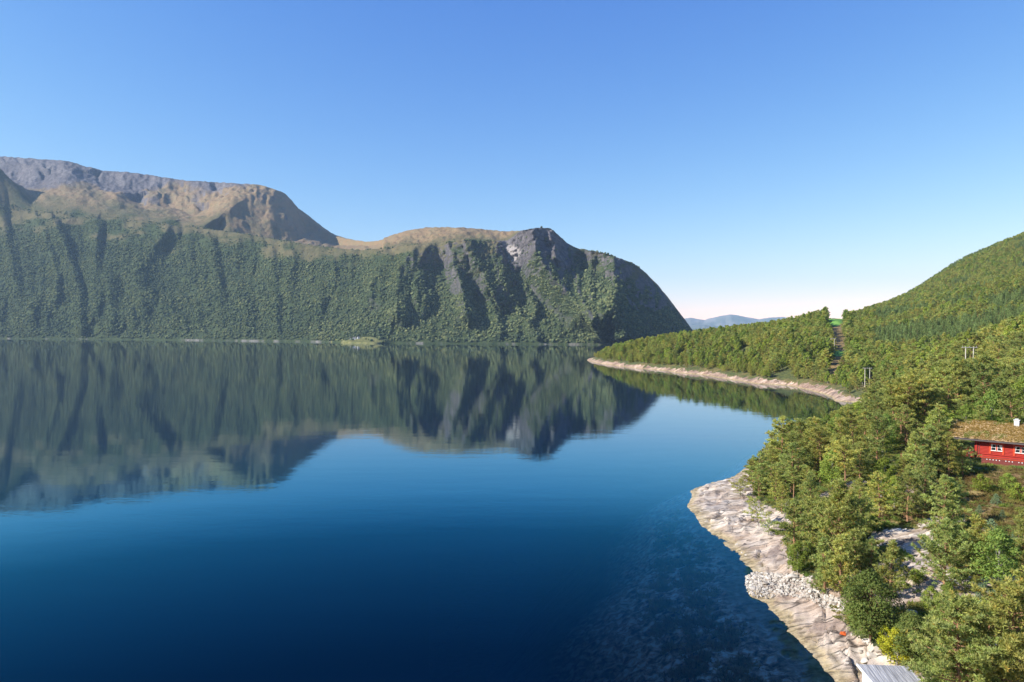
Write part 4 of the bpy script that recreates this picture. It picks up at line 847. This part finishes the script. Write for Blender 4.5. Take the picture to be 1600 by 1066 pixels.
# ------------------------------------------------------------------ cabin
def wood(name, col, col2, sc=(1, 1, 8), rough=.7, bumpd=.02):
    n = NT(name); tc = n.n('ShaderNodeTexCoord').outputs['Object']; v = n.map(tc, sc)
    return n.pbr(n.mix(n.ramp(n.noise(1.6, 5, .6, vec=v), [(.35, 0), (.7, 1)]), col, col2), rough, n.bump(n.noise(3, 5, .6, vec=v), .6, bumpd))
M_red = wood('red_logs', (.42, .035, .02, 1), (.30, .022, .016, 1), (1, 1, 6)); M_trim = wood('orange_red_trim', (.62, .075, .02, 1), (.5, .05, .02, 1), (2, 2, 2))
M_dkred = wood('maroon_boards', (.15, .035, .03, 1), (.22, .05, .04, 1), (1, 1, 6)); M_white = wood('white_paint', (.78, .77, .74, 1), (.68, .66, .62, 1), (1, 1, 1), .6)
M_fascia = wood('dark_fascia', (.055, .045, .045, 1), (.10, .075, .065, 1), (1, 1, 2)); n = NT('gutter_board'); M_gut = n.pbr((.09, .075, .07, 1), .7)
n = NT('window_glass'); M_glass = n.pbr((.02, .025, .03, 1), .06, spec=.6)
n = NT('rendered_chimney'); M_chim = n.pbr(n.ramp(n.noise(2, 5), [(.3, (.42, .41, .40)), (.7, (.66, .65, .63))]), .95)
n = NT('turf'); M_turf = n.pbr(n.ramp(n.noise(1.3, 7, .7), [(.3, (.20, .15, .07)), (.5, (.40, .28, .15)), (.65, (.50, .35, .19)), (.8, (.30, .31, .10))]), 1, n.bump(n.noise(5, 6), 1, .15))
ax = math.atan2(CAB['d'][1], CAB['d'][0])
cabin = empty('cabin', (CAB['o'][0], CAB['o'][1], 10.5), ax, 'red log cabin with grassy turf roof and white chimney among the pines', 'cabin')
# local axes: x along the front wall (to the right), y away from the viewer, z up; wall 14 m long
LW, DW, WH = 15.0, 7.0, 2.15
w = MB()
for i in range(10):
    z0 = i * .225
    for (a0, a1, yy) in ((-.25, 1.75, 0),(3.75, 4.95, 0), (6.95, 8.3, 0), (10.3, LW + .2, 0)) if 3 <= i <= 8 else ((-.25, LW + .2, 0),):
        w.tube([(a0, yy, z0 + .11), (a1, yy, z0 + .11)], .118, 8)
    w.tube([(-.25, DW, z0 + .11), (LW + .2, DW, z0 + .11)], .118, 8)
    for xx in (0, LW): w.tube([(xx, -.22, z0 + .19), (xx, DW + .22, z0 + .19)], .115, 8)
w.box(.05, LW - .05, .03, DW - .03, -.6, WH + .15)
w.prism([(.05, WH + .1), (DW - .05, WH + .1), (DW / 2, WH + 1.95)], .05, LW - .05)
w.build('wall', M_red, cabin)
MB().box(-.02, .18, -.16, .02, 0, WH).box(.34, .46, -.13, .02, 0, WH).build('corner_board', M_dkred, cabin)
wins = [(2.0, 3.5), (5.2, 6.7), (8.55, 10.05)]
for x0, x1 in wins:
    z0, z1 = .78, 1.78; f = MB()
    f.box(x0 - .26, x0, -.17, .02, z0 - .55, z1 + .30).box(x1, x1 + .26, -.17, .02, z0 - .55, z1 + .30).box(x0, x1, -.165, .02, z1, z1 + .30).box(x0, x1, -.165, .02, z0 - .16, z0)
    win = f.build('window', M_trim, cabin)
    s_ = MB(); mx_ = (x0 + x1) / 2
    for a0, a1 in ((x0, mx_ - .09), (mx_ + .09, x1)):
        s_.box(a0, a1, -.14, -.10, z0, z0 + .05).box(a0, a1, -.14, -.10, z1 - .05, z1).box(a0, a0 + .05, -.14, -.10, z0 + .05, z1 - .05).box(a1 - .05, a1, -.14, -.10, z0 + .05, z1 - .05).box(a0 + .05, a1 - .05, -.135, -.105, (z0 + z1) / 2 - .02, (z0 + z1) / 2 + .02)
    s_.build('sash', M_white, win); MB().box(mx_ - .09, mx_ + .09, -.15, -.09, z0, z1).build('mullion', M_trim, win)
    MB().box(x0, x1, -.09, -.07, z0, z1).build('pane', M_glass, win)
    c_ = MB().add([(x1 - .45, -.097, z1 - .06), (x1 - .06, -.097, z1 - .06), (x1 - .06, -.097, z0 + .2), (x1 - .13, -.097, z0 + .25)], [(0, 1, 2, 3)])
    c_.add([(x0 + .06, -.097, z1 - .06), (x0 + .25, -.097, z1 - .06), (x0 + .10, -.097, z0 + .35), (x0 + .06, -.097, z0 + .3)], [(0, 1, 2, 3)]); c_.build('curtain', M_white, win)
    MB().box(x0 - .05, x1 + .05, -.25, -.17, z0 - .06, z0 - .0).build('sill', M_white, win)
# roof
EV, OV = 1.15, 3.9; ze = WH + .12; zrg = ze + 2.55; yr = DW / 2
sl = (zrg - ze) / (yr + EV)
rf = MB().prism([(-EV, ze), (yr, zrg), (DW + EV, ze), (DW + EV, ze + .10), (yr, zrg + .10), (-EV, ze + .10)], -OV, LW + .6).build('roof', M_fascia, cabin)
MB().box(-OV, LW + .6, -EV - .09, -EV - .02, ze - .04, ze + .20).build('fascia', M_gut, rf)
MB().box(-OV - .07, -OV - .01, -EV, -EV + .01, ze, ze + .1).prism([(-EV - .02, ze - .12), (yr, zrg - .12), (yr, zrg + .36), (-EV - .02, ze + .36)], -OV - .09, -OV - .01).build('bargeboard', M_dkred, rf)
gx, gy = np.meshgrid(np.linspace(-OV, LW + .6, 120), np.linspace(-EV, DW + EV, 70)); tz = ze + .12 + (zrg - ze) * (1 - np.abs(gy - yr) / (yr + EV)) + .17 + .10 * fbm(gx * 1.6, gy * 1.6, 210, 3)
turf_me = mesh_np('turf', np.stack([gx, gy, tz], -1).reshape(-1, 3), grid_faces(*gx.shape), [M_turf], smooth=True); tf_ = link('turf', turf_me, rf)
kx = rng.uniform(-OV, LW + .6, 9000); ky = rng.uniform(-EV, yr + 1, 9000)
kz = ze + .12 + (zrg - ze) * (1 - np.abs(ky - yr) / (yr + EV)) + .17 + .10 * fbm(kx * 1.6, ky * 1.6, 210, 3)
pat = fbm(kx / 1.5, ky / 1.5, 211, 3)[:, None]; tcol = np.where(pat > .15, [[1.1, 1.3, 1.0]], [[1.6, 1.25, 1.2]]) * rng.uniform(.6, 1.3, (9000, 1))
V, F, C = blades(np.stack([kx, ky, kz], 1), .26, 5, .035, 1.1, None, tcol); link('turf_grass', mesh_np('turf_grass', V, F, [M_grass], cols={'tint': C}), rf)
ch_ = MB().box(4.7, 5.4, yr - .75, yr - .1, zrg - .9, zrg + .85).build('chimney', M_chim, rf)
MB().box(4.6, 5.5, yr - .85, yr, zrg + .85, zrg + .95).box(4.82, 5.28, yr - .62, yr - .22, zrg + .95, zrg + 1.12).build('chimney_cap', M_chim, ch_)
MB().tube([(-OV + .55, -.5, -.6), (-OV + .55, -.5, ze + .1)], .09, 8).box(-OV + .46, -OV + .64, -.59, -.41, ze - .2, ze - .05).build('porch_post', M_dkred, cabin)
MB().box(-OV + .4, -.3, -.62, -.54, .55, .67).box(-OV + .4, -.3, -.62, -.54, .15, .27).box(-OV + .4, -.3, -.5, DW, -.6, -.02).build('porch_rail', M_red, cabin)
dk = MB()
for i in range(5): dk.box(.9, LW, -1.66 - .01 * (i % 2), -1.6, -1.55 + i * .25, -1.33 + i * .25)
dk.box(.9, LW, -1.6, -.25, -.40, -.30).box(.9, .96, -1.6, -.25, -1.5, -.42)
dk.build('deck', M_dkred, cabin)
for i in range(22):
    if i in (5, 9): continue
    MB().box(1.6 + i * .42, 1.72 + i * .42, -1.72, -1.66, -.60 - .005 * (i % 3), -.47).build('rail_cap', M_white, cabin)
MB().box(.9, LW, -1.74, -1.60, -.30, -.22).build('deck_edge', M_trim, cabin)
# small red shed, mostly behind pines
X, Yv, z = ground(1452, 708, 60, 300); shed = empty('shed', (X, Yv, z), ax, 'small red shed half hidden behind pines left of the cabin', 'shed')
MB().box(-1.1, 1.1, 0, 1.8, -.5, 1.7).build('wall', M_red, shed)
MB().prism([(-.4, 1.65), (.9, 2.35), (2.2, 1.65), (2.2, 1.77), (.9, 2.47), (-.4, 1.77)], -1.4, 1.4).build('roof', M_fascia, shed)
MB().box(-.4, .4, -.05, -.01, -.2, 1.45).build('door', M_trim, shed)
X, Yv, z = ground(1433, 707, 60, 300); gp_ = empty('feeder_post', (X, Yv, z), ax, 'red post with a little dark roof in the yellow grass left of the shed', 'post')
MB().box(-.16, .16, -.16, .16, -.2, 1.35).build('post', M_trim, gp_); MB().prism([(-.45, 1.35), (0, 1.62), (.45, 1.35), (.45, 1.42), (0, 1.69), (-.45, 1.42)], -.42, .42).build('roof', M_fascia, gp_)
X, Yv, z = ground(1417, 716, 60, 300); st = empty('garden_steps', (X, Yv, z), ax + .5, 'small flight of reddish wooden steps in the brush left of the post', 'steps')
for i in range(3): MB().box(-.7, .7, i * .32, i * .32 + .34, -.2, .18 + i * .2).build('step', M_dkred, st)
# ------------------------------------------------------------------ boathouse with plank roof at the foot of the picture
n = NT('weathered_planks'); tc = n.n('ShaderNodeTexCoord').outputs['Object']; v = n.map(tc, (14, .5, 1))
pl1 = n.ramp(n.noise(1.0, 3, .5, vec=v), [(.35, (.20, .20, .21)), (.5, (.30, .30, .31)), (.65, (.44, .44, .45))]); sm = n.ramp(n.noise(1.2, 1, vec=n.map(tc, (9, .1, 1))), [(.46, 0), (.5, 1), (.54, 0)])
M_plank = n.pbr(n.mix(n.math('MULTIPLY', sm, .6), pl1, (.09, .085, .08, 1)), .8, n.bump(n.noise(1, 3, vec=v), .5, .03))
zb = 3.6
def atz(px, py, z):
    d_ = ray(px, py); s_ = (z - CAMH) / d_[2]; return Vector((d_[0] * s_, d_[1] * s_, z))
A_ = atz(1341, 1040, zb); B_ = atz(1418, 1043, zb); D_ = atz(1372, 1068, zb)
ex = (B_ - A_).normalized(); W_ = (B_ - A_).length; ang = math.atan2(ex.y, ex.x)
bh = empty('boathouse', (A_.x, A_.y, 0), ang, 'grey plank roofed boathouse with white side on the shore rocks at the bottom edge', 'boathouse')
sd_ = (D_ - A_); ly = sd_.dot(Vector((-ex.y, ex.x, 0))); lx = sd_.dot(ex); kx_ = lx / ly
LB = 6.0      # towards the camera
rfv = MB(); nb_ = 26
for i in range(nb_):
    x0 = W_ * i / nb_; x1 = W_ * (i + 1) / nb_ - .012; dz = .02 * (i % 2); zr0 = zb + .10
    rfv.add([(x0, 0, zr0 + dz), (x1, 0, zr0 + dz), (x1 - kx_ * LB, -LB, zb - .9 + dz), (x0 - kx_ * LB, -LB, zb - .9 + dz), (x0, 0, zr0 - .05 + dz), (x1, 0, zr0 - .05 + dz), (x1 - kx_ * LB, -LB, zb - .95 + dz), (x0 - kx_ * LB, -LB, zb - .95 + dz)], [(0, 1, 2, 3), (4, 7, 6, 5), (0, 3, 7, 4), (1, 5, 6, 2), (0, 4, 5, 1), (3, 2, 6, 7)])
rfb = rfv.build('roof', M_plank, bh)
q0 = (.25, -.25); 
wl = MB().add([(.2, -.25, .4), (W_ - .2, -.25, .4), (W_ - .2 - kx_ * 5.6, -5.6, .4), (.2 - kx_ * 5.6, -5.6, .4), (.2, -.25, zb), (W_ - .2, -.25, zb), (W_ - .2 - kx_ * 5.6, -5.6, zb - .92), (.2 - kx_ * 5.6, -5.6, zb - .92)], [(0, 3, 2, 1), (4, 5, 6, 7), (0, 1, 5, 4), (1, 2, 6, 5), (2, 3, 7, 6), (3, 0, 4, 7)]).build('wall', M_white, bh)
MB().add([(-.16, .02, zb + .0), (-.03, .02, zb + .0), (-.03 - kx_ * LB, -LB, zb - 1.0), (-.16 - kx_ * LB, -LB, zb - 1.0), (-.16, .02, zb + .14), (-.03, .02, zb + .14), (-.03 - kx_ * LB, -LB, zb - .86), (-.16 - kx_ * LB, -LB, zb - .86)], [(0, 3, 2, 1), (4, 5, 6, 7), (0, 1, 5, 4), (1, 2, 6, 5), (2, 3, 7, 6), (3, 0, 4, 7)]).build('bargeboard', M_white, rfb)
# orange rag and rope on the rock
n = NT('orange_cloth'); M_or = n.pbr((.55, .10, .02, 1), .8)
X, Yv, z = ground(1318, 993, 45, 120)
gx, gy = np.meshgrid(np.linspace(-.4, .4, 22), np.linspace(-.28, .28, 16)); cl_ = .10 + .10 * fbm(gx * 5, gy * 5, 220, 3) + .10 * np.exp(-(gx ** 2 + gy ** 2) * 14)
Vc = np.stack([gx * (1 + .3 * fbm(gx * 3, gy * 3, 221)), gy * (1 + .5 * fbm(gx * 3, gy * 3, 222)), cl_], -1).reshape(-1, 3)
o = link('orange_rag', mesh_np('orange_rag', Vc, grid_faces(*gx.shape), [M_or], smooth=True)); o.location = (X, Yv, z); o.rotation_euler = (0, 0, .9)
sm_ = o.modifiers.new('thickness', 'SOLIDIFY'); sm_.thickness = .03; tag(o, 'crumpled orange cloth lying on the grey shore rock', 'cloth')
# ------------------------------------------------------------------ power line poles
n = NT('pole_wood'); M_pole = n.pbr((.52, .48, .41, 1), .9); n = NT('porcelain'); M_ins = n.pbr((.30, .28, .26, 1), .4)
def pylon(X, Yv, z, hh, rz, label, gap=2.3):
    e = empty('power_pole', (X, Yv, z), rz, label, 'power pole', 'wooden twin power poles')
    for s_ in (-1, 1): MB().tube([(s_ * gap / 2, 0, -.5), (s_ * gap / 2, 0, hh)], [.17, .12], 8).build('pole', M_pole, e)
    MB().box(-gap / 2 - 1.1, gap / 2 + 1.1, -.09, .09, hh - .35, hh - .15).build('crossarm', M_pole, e)
    for s_ in (-1, 0, 1): MB().tube([(s_ * (gap / 2 + .9), 0, hh - .15), (s_ * (gap / 2 + .9), 0, hh + .25)], [.07, .05], 6).build('insulator', M_ins, e)
X, Yv, z = ground(1355, 604, 150, 400); pylon(X, Yv, z, (604 - 575) * Yv / FPX, 0, 'twin wooden power pole by the cove shore')
X, Yv, _ = pt(1515, 545, 200.); z = float(H(np.array([X]), np.array([Yv]))[0]); ztop = float(pt(1515, 546, 200.)[2]); pylon(float(X), float(Yv), z, max(ztop - z, 6) + .8, 0, 'twin wooden power pole rising above the bright pines behind the cabin')
X, Yv, z = ground(1301, 552, 300, 700); pylon(X, Yv, z, 10, 0, 'twin wooden power pole low in the cleared strip')
X, Yv, z = ground(1300, 497, 400, 900); pylon(X, Yv, z, 7, 0, 'dark twin power pole on the green field at the skyline', 1.6)
# ------------------------------------------------------------------ farm on the far shore
n = NT('slate_roof'); M_slate = n.pbr((.16, .15, .15, 1), .8)
def far_pos(px, row):
    j = int(np.argmin(np.abs(pxc - px))); k_ = int(np.argmax(P[:60, j, 2] > row)); return P[k_, j]
for px, row, L_, dcp, hh, rz, lab, wm in ((553.5, 10, 11, 7, 4.0, .1, 'larger white farmhouse on the green foreland across the fjord', M_white), (560, 12, 6, 5, 4.4, .5, 'tall small white farmhouse right of the larger one across the fjord', M_white), (548, 9, 5, 4, 2.4, 0, 'small brown barn left of the white farmhouses across the fjord', M_pole)):
    p_ = far_pos(px, row); e = empty('farmhouse', tuple(float(q) for q in p_), rz, lab, 'house', 'farm buildings across the fjord')
    MB().box(-L_ / 2, L_ / 2, -dcp / 2, dcp / 2, -2, hh).prism([(-dcp / 2, hh), (dcp / 2, hh), (0, hh + 2.2)], -L_ / 2, L_ / 2).build('wall', wm, e)
    MB().prism([(-dcp / 2 - .4, hh - .25), (0, hh + 2.25), (dcp / 2 + .4, hh - .25), (dcp / 2 + .4, hh), (0, hh + 2.5), (-dcp / 2 - .4, hh)], -L_ / 2 - .4, L_ / 2 + .4).build('roof', M_slate, e)
    for s_ in (-.25, .25): MB().box(s_ * L_ - .5, s_ * L_ + .5, -dcp / 2 - .05, -dcp / 2 - .01, 1.2, 2.4).build('window', M_glass, e)
# ------------------------------------------------------------------ light, sky, air
SUNV = Vector((-.97, -.24, 0)).normalized(); EL = R(33)
sv = Vector((SUNV.x * math.cos(EL), SUNV.y * math.cos(EL), math.sin(EL)))
ld = bpy.data.lights.new('sun', 'SUN'); ld.energy = 5.0; ld.angle = R(.53); ld.color = (1, .95, .87)
lo = bpy.data.objects.new('sun', ld); COL.objects.link(lo); lo.rotation_euler = sv.to_track_quat('Z', 'Y').to_euler(); lo.location = (-200, -200, 300)
wd = bpy.data.worlds.new('World'); SC.world = wd; wd.use_nodes = True; nt = wd.node_tree; nt.nodes.clear()
sky = nt.nodes.new('ShaderNodeTexSky'); sky.sky_type = 'NISHITA'; sky.sun_disc = False; sky.sun_elevation = EL; sky.sun_rotation = math.atan2(sv.x, sv.y) % (2 * math.pi)
sky.air_density = 1.0; sky.dust_density = .15; sky.ozone_density = 3.0; sky.altitude = 0
bg = nt.nodes.new('ShaderNodeBackground'); bg.inputs[1].default_value = .13; wo = nt.nodes.new('ShaderNodeOutputWorld')

sps = nt.nodes.new('ShaderNodeSeparateColor'); cmb = nt.nodes.new('ShaderNodeCombineColor'); nt.links.new(sky.outputs[0], sps.inputs[0])
for q, (p_, k_) in enumerate(((1.72, .86), (1.22, .695), (.55, .845))):      # per-channel curves grade the sky colour: deeper blue overhead
    m_ = [nt.nodes.new('ShaderNodeMath') for _ in range(3)]
    m_[0].operation = 'MULTIPLY'; m_[1].operation = 'POWER'; m_[2].operation = 'MULTIPLY'
    m_[0].inputs[1].default_value = .2426; m_[1].inputs[1].default_value = p_; m_[2].inputs[1].default_value = k_ / (1.866 * .13)
    nt.links.new(sps.outputs[q], m_[0].inputs[0]); nt.links.new(m_[0].outputs[0], m_[1].inputs[0]); nt.links.new(m_[1].outputs[0], m_[2].inputs[0]); nt.links.new(m_[2].outputs[0], cmb.inputs[q])
nt.links.new(cmb.outputs[0], bg.inputs[0]); nt.links.new(bg.outputs[0], wo.inputs[0])
n = NT('haze_air'); pv = n.n('ShaderNodeVolumePrincipled'); pv.inputs['Color'].default_value = (.50, .74, 1, 1); pv.inputs['Density'].default_value = 4.1e-5; pv.inputs['Anisotropy'].default_value = .0
n.l(pv.outputs[0], n.out.inputs['Volume'])
HAZE = True
if HAZE:
    hb = MB().box(-17000, 17000, -3500, 17000, -45, 1500).build('haze', n.m); tag(hb, 'thin blue air haze over the fjord', kind='stuff')
SC.render.engine = 'CYCLES'; cy_ = SC.cycles
cy_.max_bounces = 6; cy_.diffuse_bounces = 2; cy_.glossy_bounces = 2; cy_.transmission_bounces = 3; cy_.transparent_max_bounces = 8; cy_.volume_bounces = 0
cy_.use_denoising = True; cy_.caustics_reflective = False; cy_.caustics_refractive = False; cy_.sample_clamp_indirect = 4
try: cy_.denoiser = 'OPENIMAGEDENOISE'; cy_.denoising_input_passes = 'RGB_ALBEDO_NORMAL'
except Exception: pass
SC.view_settings.view_transform = 'Standard'; SC.view_settings.look = 'None'; SC.view_settings.exposure = .9; SC.view_settings.gamma = 1
